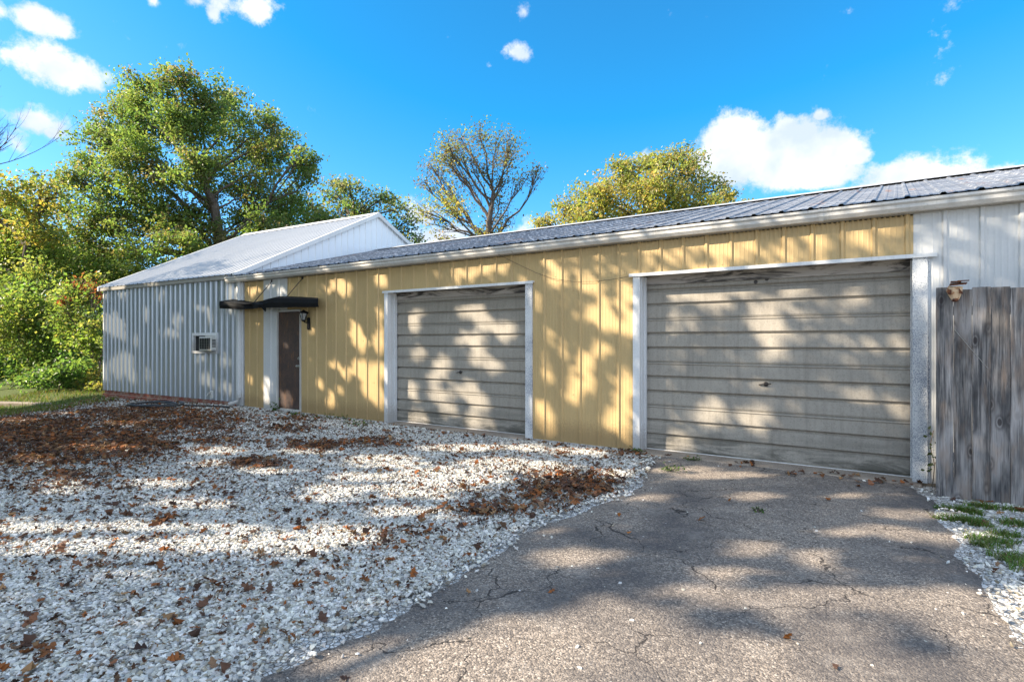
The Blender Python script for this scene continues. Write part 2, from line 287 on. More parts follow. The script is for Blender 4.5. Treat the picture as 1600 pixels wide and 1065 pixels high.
def galv_roof_material():
    n = NT('old_galvanised_roof')
    v = n.coord('Object'); va = n.coord('Object', (0.55, 5.0, 1)); vb = n.coord('Object', (5, 0.6, 1))
    c = n.mix(n.ramp(n.noise(v, 1.4, 5, 0.6), [(0.35, 0), (0.7, 1)]), (0.17, 0.18, 0.20), (0.11, 0.118, 0.135))
    c = n.mix(n.ramp(n.noise(va, 2.6, 6, 0.72), [(0.50, 0), (0.60, 1)]), c, (0.44, 0.45, 0.47))
    c = n.mix(n.math('MULTIPLY', n.ramp(n.noise(va, 5.2, 5, 0.7, 0.4), [(0.54, 0), (0.62, 1)]), 0.9), c, (0.05, 0.055, 0.065))
    rust = n.math('MULTIPLY', n.ramp(n.noise(vb, 0.9, 4, 0.6), [(0.60, 0), (0.68, 1)]), n.ramp(n.noise(v, 7, 4, 0.7), [(0.42, 0), (0.6, 1)]))
    c = n.mix(n.math('MULTIPLY', rust, 0.85), c, (0.25, 0.12, 0.055))
    return n.bsdf(c, n.ramp(n.noise(v, 6, 4), [(0.3, 0.5), (0.7, 0.7)]), 0.1, 0.4, n.noise(va, 3, 3), 0.25, 0.01)
M['galv_roof'] = galv_roof_material()

def wood_material(name, dark, light, warm):
    n = NT(name)
    oi = n.new('ObjectInfo'); rnd = oi.outputs['Random']
    tc = n.new('TexCoord'); ad = n.new('VectorMath', operation='ADD'); n.lk(tc.outputs['Object'], ad.inputs[0])
    cx = n.new('CombineXYZ'); n.lk(n.math('MULTIPLY', rnd, 37.0), cx.inputs[0]); n.lk(n.math('MULTIPLY', rnd, 19.0), cx.inputs[2]); n.lk(cx.outputs[0], ad.inputs[1])
    def vec(s):
        mp = n.new('Mapping'); mp.inputs['Scale'].default_value = s; n.lk(ad.outputs[0], mp.inputs['Vector']); return mp.outputs['Vector']
    v = vec((1, 1, 1)); g = vec((26, 26, 0.9)); g2 = vec((60, 60, 1.6)); b = vec((6, 6, 1.1))
    grain = n.noise(g, 1.6, 6, 0.7, 0.9); fineg = n.noise(g2, 2.0, 4, 0.7, 0.2); blot = n.noise(b, 1.5, 4, 0.6)
    c = n.mix(n.ramp(grain, [(0.36, 0), (0.62, 1)]), dark, light)
    c = n.mix(n.ramp(blot, [(0.40, 0), (0.58, 1)]), c, n.mix(0.72, c, dark))
    c = n.mix(n.math('MULTIPLY', n.ramp(n.noise(b, 0.9, 3), [(0.50, 0), (0.62, 1)]), 0.5), c, (0.40, 0.37, 0.35))
    c = n.mix(n.math('MULTIPLY', n.ramp(n.noise(b, 2.6, 3), [(0.5, 0), (0.7, 1)]), 0.6), c, warm)
    c = n.mix(n.math('MULTIPLY', n.ramp(fineg, [(0.56, 0), (0.68, 1)]), 0.7), c, (0.02, 0.02, 0.022))
    kn = n.voro(vec((7.0, 0.0, 3.2)), 1.0)
    ring = n.ramp(kn, [(0.0, 1), (0.10, 1), (0.14, 0), (0.2, 0.6), (0.3, 0)])
    c = n.mix(n.math('MULTIPLY', ring, 0.8), c, (0.025, 0.02, 0.02))
    tone = n.math('ADD', n.math('MULTIPLY', rnd, 0.8), 0.6)
    hsv = n.new('HueSaturation'); n.lk(tone, hsv.inputs['Value']); n.lk(c, hsv.inputs['Color'])
    return n.bsdf(hsv.outputs[0], 0.85, 0, 0.15, n.math('ADD', grain, fineg), 0.5, 0.006)
M['wood'] = wood_material('weathered_grey_wood', (0.042, 0.042, 0.044), (0.29, 0.265, 0.245), (0.22, 0.16, 0.12))
M['sill_wood'] = wood_material('rotting_sill_wood', (0.10, 0.075, 0.05), (0.26, 0.20, 0.14), (0.20, 0.12, 0.07))

def brick_material():
    n = NT('red_brick_footing')
    tc = n.coord('Object', (1, 1, 1)); mp = n.new('Mapping'); mp.inputs['Rotation'].default_value = (R(90), 0, 0)
    n.lk(tc, mp.inputs['Vector'])
    b = n.new('TexBrick'); b.inputs['Scale'].default_value = 5; b.inputs['Color1'].default_value = (0.30, 0.075, 0.05, 1)
    b.inputs['Color2'].default_value = (0.20, 0.06, 0.045, 1); b.inputs['Mortar'].default_value = (0.34, 0.27, 0.22, 1); b.inputs['Mortar Size'].default_value = 0.015
    n.lk(mp.outputs[0], b.inputs['Vector'])
    c = n.mix(n.ramp(n.noise(tc, 5, 4), [(0.45, 0), (0.7, 1)]), b.outputs['Color'], (0.36, 0.28, 0.21))
    return n.bsdf(c, 0.9, 0, 0.1, b.outputs['Fac'], 0.5, -0.006)
M['brick'] = brick_material()

def concrete_material():
    n = NT('old_concrete')
    v = n.coord('Object')
    c = n.mix(n.ramp(n.noise(v, 2.5, 6, 0.7), [(0.35, 0), (0.65, 1)]), (0.34, 0.28, 0.22), (0.20, 0.155, 0.12))
    c = n.mix(n.ramp(n.noise(v, 60, 3), [(0.55, 0), (0.7, 1)]), c, (0.42, 0.38, 0.33))
    return n.bsdf(c, 0.9, 0, 0.15, n.noise(v, 40, 5), 0.4, 0.006)
M['concrete'] = concrete_material()

def asphalt_material():
    n = NT('worn_asphalt')
    v = n.coord('Object')
    agg = n.voro(v, 95, 'F1', 'Color'); aggd = n.voro(v, 95, 'F1', 'Distance')
    sp = n.new('SeparateColor'); n.lk(agg, sp.inputs[0])
    c = n.ramp(sp.outputs[0], [(0.0, (0.115, 0.097, 0.084)), (0.45, (0.235, 0.197, 0.163)), (0.8, (0.345, 0.285, 0.23)), (1.0, (0.50, 0.43, 0.36))])
    c = n.mix(n.ramp(n.noise(v, 190, 2), [(0.5, 0), (0.7, 1)]), c, (0.06, 0.052, 0.048))
    big = n.noise(v, 0.8, 6, 0.62, 0.3)
    c = n.mix(n.math('MULTIPLY', n.ramp(big, [(0.42, 0), (0.62, 1)]), 0.75), c, (0.072, 0.068, 0.070))
    c = n.mix(n.math('MULTIPLY', n.ramp(n.noise(v, 2.6, 5, 0.65), [(0.55, 0), (0.75, 1)]), 0.5), c, (0.31, 0.275, 0.24))
    # cracks: edges of big wobbly cells, only where a mask lets them open
    wob = n.new('TexNoise'); wob.inputs['Scale'].default_value = 4.0; wob.inputs['Detail'].default_value = 6; n.lk(v, wob.inputs['Vector'])
    ad = n.new('VectorMath', operation='MULTIPLY_ADD'); n.lk(wob.outputs['Color'], ad.inputs[0]); ad.inputs[1].default_value = (0.42, 0.42, 0); n.lk(v, ad.inputs[2])
    cr = n.voro(ad.outputs[0], 1.15, 'DISTANCE_TO_EDGE')
    wid = n.math('MULTIPLY', n.ramp(n.noise(v, 1.7, 4, 0.6), [(0.41, 0), (0.62, 1)]), 0.0075)
    crack = n.math('MULTIPLY', n.math('LESS_THAN', cr, wid), 0.85)
    c = n.mix(crack, c, (0.028, 0.025, 0.024))
    h = n.math('SUBTRACT', n.math('ADD', n.math('MULTIPLY', aggd, -0.9), n.math('MULTIPLY', n.noise(v, 140, 3), 0.6)), n.math('MULTIPLY', crack, 2.0))
    return n.bsdf(c, 0.88, 0, 0.2, h, 0.75, 0.006)
M['asphalt'] = asphalt_material()

def ground_material():
    n = NT('gravel_bed_and_soil')
    v = n.coord('Object')
    cell = n.voro(v, 34, 'F1', 'Color'); d = n.voro(v, 34, 'F1', 'Distance'); e = n.voro(v, 34, 'DISTANCE_TO_EDGE')
    sp = n.new('SeparateColor'); n.lk(cell, sp.inputs[0])
    stone = n.ramp(sp.outputs[0], [(0.0, (0.30, 0.29, 0.275)), (0.5, (0.55, 0.54, 0.52)), (1.0, (0.76, 0.75, 0.73))])
    grav = n.mix(n.ramp(e, [(0.02, 1), (0.12, 0)]), stone, (0.12, 0.105, 0.09))
    soil = n.mix(n.noise(v, 9, 5), (0.11, 0.085, 0.06), (0.19, 0.15, 0.105))
    grav = n.mix(n.ramp(n.noise(v, 0.9, 5, 0.6), [(0.5, 0), (0.75, 0.75)]), grav, soil)
    green = n.mix(n.noise(v, 14, 4), (0.05, 0.085, 0.02), (0.13, 0.14, 0.05))
    far = n.new('SeparateXYZ'); n.lk(v, far.inputs[0])
    g1 = n.math('ADD', n.math('MULTIPLY', far.outputs['X'], -1.0), n.math('MULTIPLY', n.noise(v, 0.7, 4), 2.0))
    m1 = n.ramp(n.math('MULTIPLY', n.math('SUBTRACT', g1, 18.2), 0.5), [(0.0, 0), (1.0, 1)])
    m2 = n.ramp(n.math('MULTIPLY', n.math('SUBTRACT', n.math('MULTIPLY', far.outputs['Y'], -1.0), 11.5), 0.5), [(0, 0), (1, 1)])
    m3 = n.ramp(n.math('MULTIPLY', n.math('SUBTRACT', far.outputs['Y'], 1.0), 0.5), [(0, 0), (1, 1)])
    c = n.mix(n.math('MAXIMUM', m1, n.math('MAXIMUM', m2, m3)), grav, green)
    return n.bsdf(c, 0.9, 0, 0.15, n.math('MULTIPLY', d, -1.0), 0.8, 0.02)
M['ground'] = ground_material()

def tint_material(name, rough=0.8, trans=0.0, spec=0.25, noise_amt=0.3, nscale=60):
    n = NT(name)
    at_ = n.new('Attribute', attribute_name='tint')
    v = n.coord('Object')
    c = n.mix(n.math('MULTIPLY', n.noise(v, nscale, 3), noise_amt), at_.outputs['Color'], n.mix(1.0, at_.outputs['Color'], (0.45, 0.42, 0.40), 'MULTIPLY'))
    n.bsdf(c, rough, 0, spec)
    if trans:
        tr = n.new('BsdfTranslucent'); n.lk(n.mix(1.0, c, (1.5, 1.62, 0.85), 'MULTIPLY'), tr.inputs['Color'])
        mx = n.new('MixShader'); mx.inputs[0].default_value = trans
        n.lk(n.b.outputs[0], mx.inputs[1]); n.lk(tr.outputs[0], mx.inputs[2]); n.lk(mx.outputs[0], n.out.inputs['Surface'])
    return n.m
M['stone'] = tint_material('crushed_limestone', 0.85, 0, 0.2, 0.35, 90)
M['leaf'] = tint_material('green_leaf', 0.42, 0.58, 0.45, 0.15, 20)
M['dry_leaf'] = tint_material('dry_leaf', 0.75, 0.1, 0.2, 0.5, 70)
M['grass'] = tint_material('grass_blade', 0.6, 0.3, 0.25, 0.1, 40)

def bark_material():
    n = NT('grey_brown_bark')
    v = n.coord('Object', (1, 1, 0.25))
    c = n.mix(n.ramp(n.noise(v, 14, 5, 0.7), [(0.35, 0), (0.65, 1)]), (0.055, 0.042, 0.034), (0.17, 0.14, 0.115))
    return n.bsdf(c, 0.9, 0, 0.1, n.noise(v, 22, 4), 0.6, 0.02)
M['bark'] = bark_material()

def glass_material():
    n = NT('cloudy_lantern_glass')
    n.bsdf((0.55, 0.58, 0.58), 0.25, 0, 0.5)
    n.b.inputs['Transmission Weight'].default_value = 0.55
    return n.m
M['glass'] = glass_material()

def rust_material(name, a, b, th=0.5):
    n = NT(name); v = n.coord('Object')
    c = n.mix(n.ramp(n.noise(v, 28, 5, 0.7), [(th - .06, 0), (th + .06, 1)]), a, b)
    return n.bsdf(c, 0.75, 0, 0.25, n.noise(v, 40, 3), 0.6, 0.004)
M['tan_rust'] = rust_material('tan_wood_with_rust', (0.56, 0.40, 0.25), (0.30, 0.10, 0.025), 0.58)
M['rust'] = rust_material('dark_rust', (0.06, 0.022, 0.014), (0.16, 0.06, 0.025))

# ------------------------------------------------------------------ yellow garage
def ribbed(mb, x0, x1, z0, z1, y=0.0, pitch=0.3055, phase=0.1, h=0.019, w=0.026, ch=0.014, micro=5, mh=0.0022):
    """vertical steel siding: main ribs with fine flutes between, facing -y, as one open profile swept in z"""
    pts = [(x0, 0.0)]
    k0 = math.floor((x0 - phase) / pitch) - 1; k1 = math.ceil((x1 - phase) / pitch) + 1
    for k in range(k0, k1 + 1):
        xr = phase + k * pitch
        cand = [(xr - w / 2 - ch, 0), (xr - w / 2, -h), (xr + w / 2, -h), (xr + w / 2 + ch, 0)]
        if cand[0][0] > x0 + 0.003 and cand[-1][0] < x1 - 0.003: pts += cand
        for j in range(1, micro + 1):
            xm = xr + pitch * j / (micro + 1)
            if xm - 0.012 > x0 + 0.003 and xm + 0.012 < x1 - 0.003:
                pts += [(xm - 0.011, 0), (xm - 0.004, -mh), (xm + 0.004, -mh), (xm + 0.011, 0)]
    pts.append((x1, 0.0))
    pts = [p for i, p in enumerate(pts) if i == 0 or p[0] > pts[i - 1][0] + 1e-5]
    mb.sheet([(p[0], y + p[1], 0) for p in pts], (0, 0, z0), (0, 0, z1))

def screws(mb, xs, zs, y=-0.002, r=0.0075):
    for x in xs:
        for z in zs:
            mb.lathe([(r, -0.006), (r, 0.0)], (x, y, z), 6, 'y')

G = empty('garage', (-5.9, 0, 0))
tag(G, 'long low yellow steel-sided garage with two tan overhead doors and a streaked metal roof', 'garage')
gx = 5.9   # parts are built in world metres, then shifted under the Empty
def gpart(mb, name, mat, parent=None, **kw):
    o = mb.build(name, mat, parent or G, **kw)
    if parent is None: o.location = (gx, 0, 0)
    return o

WT = 2.925
m = MB()
ribbed(m, -12.63, -11.865, 0.03, WT); ribbed(m, -10.98, -10.50, 2.225, WT); ribbed(m, -10.50, -7.955, 0.02, WT)
ribbed(m, -7.955, -4.70, 2.475, WT); ribbed(m, -4.70, -3.036, 0.02, WT); ribbed(m, -3.036, 0.155, 2.475, WT)
screws(m, [0.145 + 0.1 - 0.3055 * k + 0.05 for k in range(1, 42) if not (-11.9 < 0.295 - 0.3055 * k < -10.45)], [2.52, ])
screws(m, [0.295 - 0.3055 * k for k in range(1, 42) if -10.5 < 0.295 - 0.3055 * k < -8.0 or -4.7 < 0.295 - 0.3055 * k < -3.05], [0.09, 0.75, 1.55, 2.3])
gpart(m, 'yellow_wall', M['yellow'])
m = MB(); ribbed(m, -11.865, -11.335, 0.03, WT, y=-0.004, phase=0.02, micro=3); ribbed(m, -11.335, -10.98, 2.225, WT, y=-0.004, phase=0.02, micro=3)
screws(m, [-11.75, -11.45], [0.2, 1.35, 2.1])
tag(gpart(m, 'wall_patch', M['white_steel']), 'white steel patch panel beside the brown door')
m = MB(); ribbed(m, 0.155, 0.285, 2.475, WT, y=-0.004, phase=0.427 - 0.305); ribbed(m, 0.285, 5.0, 0.03, WT, y=-0.004, phase=0.427, pitch=0.305)
screws(m, [0.50 + 0.305 * k for k in range(8)], [0.12, 1.1, 2.30])
tag(gpart(m, 'white_wall', M['white_steel']), 'white steel wall section beyond the wider door')
# base flashing and sill
for a, b in ((-12.63, -11.34), (-10.49, -7.96), (-4.69, -3.04)):
    m = MB(); m.box(a, b, -0.035, 0.02, 0.0, 0.028); gpart(m, 'base_flashing', M['white_trim'])
m = MB(); m.box(0.19, 1.2, -0.05, 0.08, -0.04, 0.03)
gpart(m, 'sill', M['sill_wood'])
m = MB(); m.box(0.29, 5.0, 0.02, 4.2, -0.1, 0.03); m.box(-12.6, -7.9, 0.05, 9.0, -0.1, -0.005)
m.box(4.95, 5.0, 0.02, 9.0, 0.03, 2.9); m.box(-12.6, 5.0, 8.95, 9.0, 0.0, 2.9)
m.box(-12.62, -12.57, 0.05, 8.95, 0.0, 2.9)
gpart(m, 'rear_wall', M['white_steel'])

# roof: two slopes with raised ribs, ridge cap
def rib_roof(x0, x1, ya, za, yb, zb, pitch, h=0.018, w=0.03, ch=0.016, phase=0.1, mid=True):
    L = math.hypot(yb - ya, zb - za); ny = -(zb - za) / L; nz = (yb - ya) / L
    if nz < 0: ny, nz = -ny, -nz
    pts = [(x0, 0)]
    for k in range(math.floor((x0 - phase) / pitch), math.ceil((x1 - phase) / pitch) + 1):
        xr = phase + k * pitch
        if xr - w > x0 and xr + w < x1: pts += [(xr - w / 2 - ch, 0), (xr - w / 2, h), (xr + w / 2, h), (xr + w / 2 + ch, 0)]
        if mid:
            for q in (1, 2):
                xm = xr + pitch * q / 3
                if xm - 0.03 > x0 and xm + 0.03 < x1: pts += [(xm - 0.02, 0), (xm - 0.01, 0.005), (xm + 0.01, 0.005), (xm + 0.02, 0)]
    pts.append((x1, 0))
    return [(p[0], ya + p[1] * ny, za + p[1] * nz) for p in pts], (0, yb - ya, zb - za)
RZ0, RY0, RY1 = 3.062, -0.185, 4.45
RZ1 = RZ0 + 0.262 * (RY1 - RY0)
m = MB()
pr, d = rib_roof(-13.15, 5.3, RY0, RZ0, RY1, RZ1, 0.3055); m.sheet(pr, (0, 0, 0), d)
pr, d = rib_roof(-13.15, 5.3, 9.2, RZ0, RY1, RZ1, 0.3055); m.sheet(pr, (0, 0, 0), d)
m.box(-12.6, 5.0, 0.0, 0.05, 2.9, 3.07)
roof = gpart(m, 'roof', M['galv_roof'])
m = MB(); m.prism([(RY1 - 0.22, RZ1 - 0.02), (RY1, RZ1 + 0.055), (RY1 + 0.22, RZ1 - 0.02), (RY1, RZ1 + 0.02)], -13.0, 5.3)
m.build('ridge_cap', M['grey_roof'], roof)
# gutter in three lengths with overlapping seams
gp = [(-0.06, 2.925), (-0.135, 2.925), (-0.165, 2.965), (-0.165, 3.0), (-0.185, 3.02), (-0.185, 3.048), (-0.06, 3.048)]
m = MB(); m.prism(gp, -13.18, -6.75)
m.prism([(y - 0.004, z - 0.003) for y, z in gp], -6.76, -0.72); m.prism(gp, -0.73, 5.3)
for sx in (-6.77, -0.74): m.prism([(y - (0.008 if y < -0.1 else 0), z - (0.007 if z < 2.95 else 0)) for y, z in gp[:6]] + [(-0.06, 3.04)], sx, sx + 0.05)
gpart(m, 'gutter', M['gutter'])
m = MB(); m.box(-12.6, 5.0, -0.06, 0.01, 2.915, 2.93)
gpart(m, 'soffit', M['fascia'])

# overhead doors
def overhead_door(x0, x1, label, holes=()):
    D = empty('overhead_door', (gx + (x0 + x1) / 2, 0.22, 0.035)); D.parent = G; tag(D, label)
    w = (x1 - x0) / 2; H = 0.605
    for k in range(4):
        m = MB(); z0 = k * H
        prof = [(0.0, z0 + 0.004), (-0.003, z0 + 0.010)]
        prof += [(-0.010, z0 + 0.03)]
        for g in (1, 2):
            zg = z0 + H * g / 3
            prof += [(-0.006, zg - 0.026), (0.020, zg - 0.012), (0.020, zg + 0.0), (-0.014, zg + 0.024)]
        prof += [(-0.008, z0 + H - 0.03), (-0.017, z0 + H - 0.018), (-0.017, z0 + H - 0.010), (-0.002, z0 + H - 0.002), (0.0, z0 + H)]
        poly = prof + [(0.04, z0 + H), (0.04, z0 + 0.004)]
        m.prism(poly, -w, w)
        p = m.build('door_panel', M['door'], D)
    m = MB()
    m.lathe([(0.022, -0.03), (0.03, -0.012)], (0.02, 0, 0.965), 10, 'y')
    m.tube([(-0.06, -0.02, 0.955), (0.01, -0.045, 0.967), (0.085, -0.04, 0.975)], 0.008, 6)
    m.build('handle', M['dark_iron'], D)
    m = MB(); m.prism([(-0.028, -0.012), (-0.006, -0.03), (0.035, -0.03), (0.035, 0.003), (-0.020, 0.003)], -w, w)
    m.build('weather_strip', M['gutter'], D)
    for hx, hz in holes:
        m = MB(); m.lathe([(0.020, -0.016), (0.026, -0.011)], (hx, 0, hz), 12, 'y'); m.build('lock_hole', M['dark_iron'], D)
    return D
overhead_door(-7.86, -4.80, 'narrower overhead door nearer the brown entry door')
overhead_door(-2.925, 0.165, 'wider overhead door with two plugged holes near its top', holes=((-0.10, 2.26), (0.03, 2.29)))
for x0, x1 in ((-7.86, -4.80), (-2.925, 0.165)):
    m = MB(); m.box(x0, x1, 0.18, 0.27, 2.325, 2.50); gpart(m, 'door_header', M['header'])
for x0, x1 in ((-7.985, -4.66), (-3.085, 0.36)):     # drip flashing above each door
    m = MB(); m.prism([(-0.052, 2.437), (-0.045, 2.437), (-0.045, 2.455), (0.25, 2.455), (0.25, 2.475), (-0.052, 2.478)], x0, x1); gpart(m, 'door_flashing', M['white_trim'])
for x0, x1, flip, mat in ((-7.955, -7.865, 1, 'white_trim'), (-4.815, -4.69, -1, 'flaking'), (-3.036, -2.935, 1, 'white_trim'), (0.145, 0.282, -1, 'flaking')):
    m = MB()
    m.box(x0, x1, -0.032, 0.215, 0.012, 2.452)
    if flip > 0:
        m.box(x1, x1 + 0.022, 0.13, 0.20, 0.012, 2.44); m.box(x1, x1 + 0.008, 0.03, 0.06, 0.012, 2.44)
    else:
        m.box(x0 - 0.014, x0, 0.15, 0.20, 0.012, 2.44)
    o = gpart(m, 'door_jamb', M[mat], bevel=0.004)
    if mat == 'flaking': tag(o, 'jamb with flaking white paint')
m = MB()
m.box(0.282, 0.30, -0.012, 0.01, 0.03, 2.44)
gpart(m, 'corner_strip', M['flaking'])

# entry door
E_ = empty('entry_door', (gx - 10.915, 0.0, 0.075)); E_.parent = G; tag(E_, 'rust-stained dark brown entry door')
m = MB(); m.box(-0.395, 0.395, 0.005, 0.05, 0.0, 2.1)
m.build('door_leaf', M['rusty_door'], E_, bevel=0.004)
m = MB(); m.box(-0.42, 0.42, -0.03, 0.05, 2.105, 2.145); m.box(0.398, 0.425, -0.03, 0.05, -0.03, 2.104); m.box(-0.42, -0.398, -0.03, 0.05, -0.03, 2.104)
m.box(-0.397, 0.397, -0.06, 0.05, -0.07, -0.004)
m.build('door_frame', M['gutter'], E_)
for nm, z in (('doorknob', 0.93), ('deadbolt', 1.10)):
    m = MB(); m.lathe([(0.032, -0.004), (0.032, -0.0), ], (0.33, 0, z), 12, 'y')
    m.lathe([(0.012, -0.06), (0.028, -0.055), (0.03, -0.035), (0.012, -0.02), (0.012, 0.0)] if nm == 'doorknob' else [(0.02, -0.02), (0.024, 0.0)], (0.33, 0, z), 12, 'y')
    m.build(nm, M['steel'], E_)

# threshold slabs
for x0, x1, yf, lab in ((-2.98, 0.23, -0.16, 'stained concrete threshold under the wider door'), (-7.8, -4.72, -0.10, 'concrete threshold under the narrower door')):
    m = MB(); m.box(x0, x1, yf, 0.3, -0.1, 0.03)
    tag(gpart(m, 'threshold', M['concrete'], bevel=0.012), lab)

# ------------------------------------------------------------------ awning, lantern, wire on the garage wall
A = empty('awning', (-10.84, 0, 2.3)); tag(A, 'bent black metal awning hanging on two rods over the brown door', 'awning')
xs = np.array([-2.21, -1.85, -1.55, -1.30, -1.10, -0.90, -0.66, -0.45, -0.28, -0.14, 0.25, 0.70, 1.05, 1.37])
top = np.array([0.170, 0.135, 0.100, 0.068, 0.075, 0.085, 0.095, 0.125, 0.145, 0.158, 0.140, 0.112, 0.088, 0.066])
bot = np.array([0.002, -0.020, -0.035, -0.042, -0.040, -0.036, -0.038, -0.042, -0.046, -0.048, -0.056, -0.068, -0.078, -0.086])
fy = np.array([-0.36, -0.35, -0.33, -0.30, -0.27, -0.31, -0.34, -0.36, -0.37, -0.37, -0.36, -0.355, -0.35, -0.35])
bulge = np.array([0, .0, .02, .05, .08, .03, -.02, .02, .0, 0, 0, 0, 0, 0])
wx = xs - 0.42 * (xs + 2.21) / 3.58        # the wall edge of the sheet is shorter: the right end is skewed
m = MB()
nX = len(xs); vs = []
for i in range(nX):
    vs += [(wx[i], -0.03, top[i] + 0.07), (xs[i], fy[i], top[i]), (xs[i], fy[i] - 0.012 + bulge[i] * 0.7, (top[i] + bot[i]) / 2), (xs[i], fy[i] + 0.01 + bulge[i] * .3, bot[i])]
fs = []
for i in range(nX - 1):
    for j in range(3): fs.append((i * 4 + j, (i + 1) * 4 + j, (i + 1) * 4 + j + 1, i * 4 + j + 1))
m.add(vs, fs)
m.add([(wx[-1], -0.03, 0.136), (1.37, -0.35, 0.066), (1.37, -0.35, -0.086), (wx[-1], -0.03, 0.0)], [(0, 1, 2, 3)])
m.add([(wx[0], -0.03, 0.24), (-2.21, -0.36, 0.17), (-2.21, -0.36, 0.002), (wx[0], -0.03, 0.1)], [(0, 1, 2, 3)])
o = m.build('canopy', M['black_metal'], A)
sd = o.modifiers.new('thickness', 'SOLIDIFY'); sd.thickness = 0.006
for x0, x1, zb in ((-0.96, -0.707, 0.105), (0.22, 0.394, 0.165)):
    m = MB(); m.tube([(x0, -0.27, zb), (x1, 0.0, 0.58)], 0.009, 6); m.lathe([(0.03, -0.012), (0.03, 0.0)], (x1, -0.002, 0.58), 8, 'y')
    m.build('support_rod', M['dark_iron'], A)
m = MB(); m.add([(-0.55, -0.35, -0.04), (-0.36, -0.36, -0.045), (-0.42, -0.33, -0.11), (-0.47, -0.31, -0.12)], [(0, 1, 2, 3)])
o = m.build('torn_flap', M['black_metal'], A); o.modifiers.new('thickness', 'SOLIDIFY').thickness = 0.004

Ln = empty('wall_lantern', (-10.22, -0.01, 1.88)); tag(Ln, 'black wall lantern with cloudy panes to the right of the brown door', 'lantern')
m = MB(); m.lathe([(0.02, -0.10), (0.05, -0.08), (0.05, 0.14), (0.02, 0.16)], (0, 0, 0), 12); m.v = [(x, y * 0.35 - 0.012, z) for x, y, z in m.v]
m.build('backplate', M['black_metal'], Ln)
m = MB(); m.tube([(0, -0.02, 0.06), (-0.01, -0.06, 0.05), (-0.02, -0.10, 0.06), (-0.02, -0.115, 0.09)], 0.012, 8)
m.build('arm', M['black_metal'], Ln)
m = MB(); c = (-0.02, -0.115, 0.0)
m.lathe([(0.005, 0.32), (0.025, 0.30), (0.08, 0.268), (0.105, 0.25), (0.09, 0.242)], c, 6); m.lathe([(0.025, 0.07), (0.045, 0.09), (0.045, 0.105)], c, 6)
for k in range(6):
    a = math.pi / 3 * k
    m.tube([(c[0] + 0.045 * math.cos(a), c[1] + 0.045 * math.sin(a), 0.10), (c[0] + 0.08 * math.cos(a), c[1] + 0.08 * math.sin(a), 0.246)], 0.006, 4)
m.build('lantern_frame', M['black_metal'], Ln)
m = MB(); m.lathe([(0.039, 0.107), (0.073, 0.241)], c, 6); m.build('lantern_glass', M['glass'], Ln)

m = MB(); m.tube([(-5.25, -0.14, 2.92), (-5.0, -0.04, 2.78), (-4.62, -0.03, 2.60), (-4.3, -0.03, 2.485), (-3.95, -0.03, 2.42), (-3.6, -0.03, 2.405), (-3.3, -0.035, 2.42), (-3.05, -0.05, 2.45)], 0.003, 5)
tag(m.build('wire', M['dark_iron']), 'thin slack wire drooping across the yellow wall between the two big doors', 'wire')

# ------------------------------------------------------------------ grey gabled building
B = empty('metal_building', (-12.87, 0.0, 0.0), R(2.6))
tag(B, 'pale grey ribbed metal building with a white gable roof next to the yellow garage', 'metal building')
m = MB(); P9 = 0.2286
WX0, WX1, WZ0, WZ1 = -1.905, -0.835, 1.245, 1.735
ribbed(m, -6.6, WX0, 0.095, 3.02, pitch=P9, phase=0.0015, h=0.03, w=0.022, ch=0.016, micro=2, mh=0.004)
ribbed(m, WX0, WX1, 0.095, WZ0, pitch=P9, phase=0.0015, h=0.03, w=0.022, ch=0.016, micro=2, mh=0.004)
ribbed(m, WX0, WX1, WZ1, 3.02, pitch=P9, phase=0.0015, h=0.03, w=0.022, ch=0.016, micro=2, mh=0.004)
ribbed(m, WX1, -0.03, 0.095, 3.02, pitch=P9, phase=0.0015, h=0.03, w=0.022, ch=0.016, micro=2, mh=0.004)
screws(m, [-0.2 - P9 * k for k in range(28) if not WX0 < -0.2 - P9 * k < WX1], [0.2, 1.2, 2.1, 2.9], r=0.006)
m.build('front_wall', M['grey_steel'], B)
SR, ZR, ZE = 4.6, 5.43, 3.12
def zr(y): return ZE + (ZR - ZE) * (y + 0.1) / (SR + 0.1)
m = MB()     # gable end facing +x: ribbed sheet cut to the rake
ys = [0.02]; prof = []
k = 0
y = 0.02
while y < 9.2:
    prof.append((y, 0.0)); y2 = y + P9
    prof += [(y2 - 0.035, 0.0), (y2 - 0.022, 0.02), (y2 - 0.005, 0.02)]
    y = y2
top = lambda yy: (zr(yy) if yy < SR else zr(2 * SR - yy)) - 0.05
vs = [(-0.08 + p[1], p[0], 0.1) for p in prof] + [(-0.08 + p[1], p[0], top(p[0])) for p in prof]
n_ = len(prof); m.add(vs, [(i, i + 1, n_ + i + 1, n_ + i) for i in range(n_ - 1)])
m.build('gable_wall', M['gable_steel'], B)
m = MB(); m.add([(-6.6, 0.02, 0.0), (-6.6, SR, 0.0), (-6.6, 9.2, 0.0), (-6.6, 9.2, top(9.19)), (-6.6, SR, top(SR)), (-6.6, 0.02, top(0.02))], [(0, 1, 2, 3, 4, 5)])
m.box(-6.59, -0.22, 9.16, 9.2, 0, 3.0)
m.build('rear_wall', M['grey_steel'], B)
m = MB(); m.box(-6.62, -0.1, 0.012, 0.12, -0.4, 0.092); m.box(-6.62, -0.1, -0.04, 0.02, -0.4, 0.0)
m.build('brick_footing', M['brick'], B)
for bx in ((-6.64, -6.585, -0.03, 0.05, 0.095, 3.02), (-0.06, 0.20, -0.03, 0.02, 0.03, 2.93)):
    m = MB(); m.box(*bx); m.build('corner_trim', M['white_trim'], B, bevel=0.004)
m = MB()
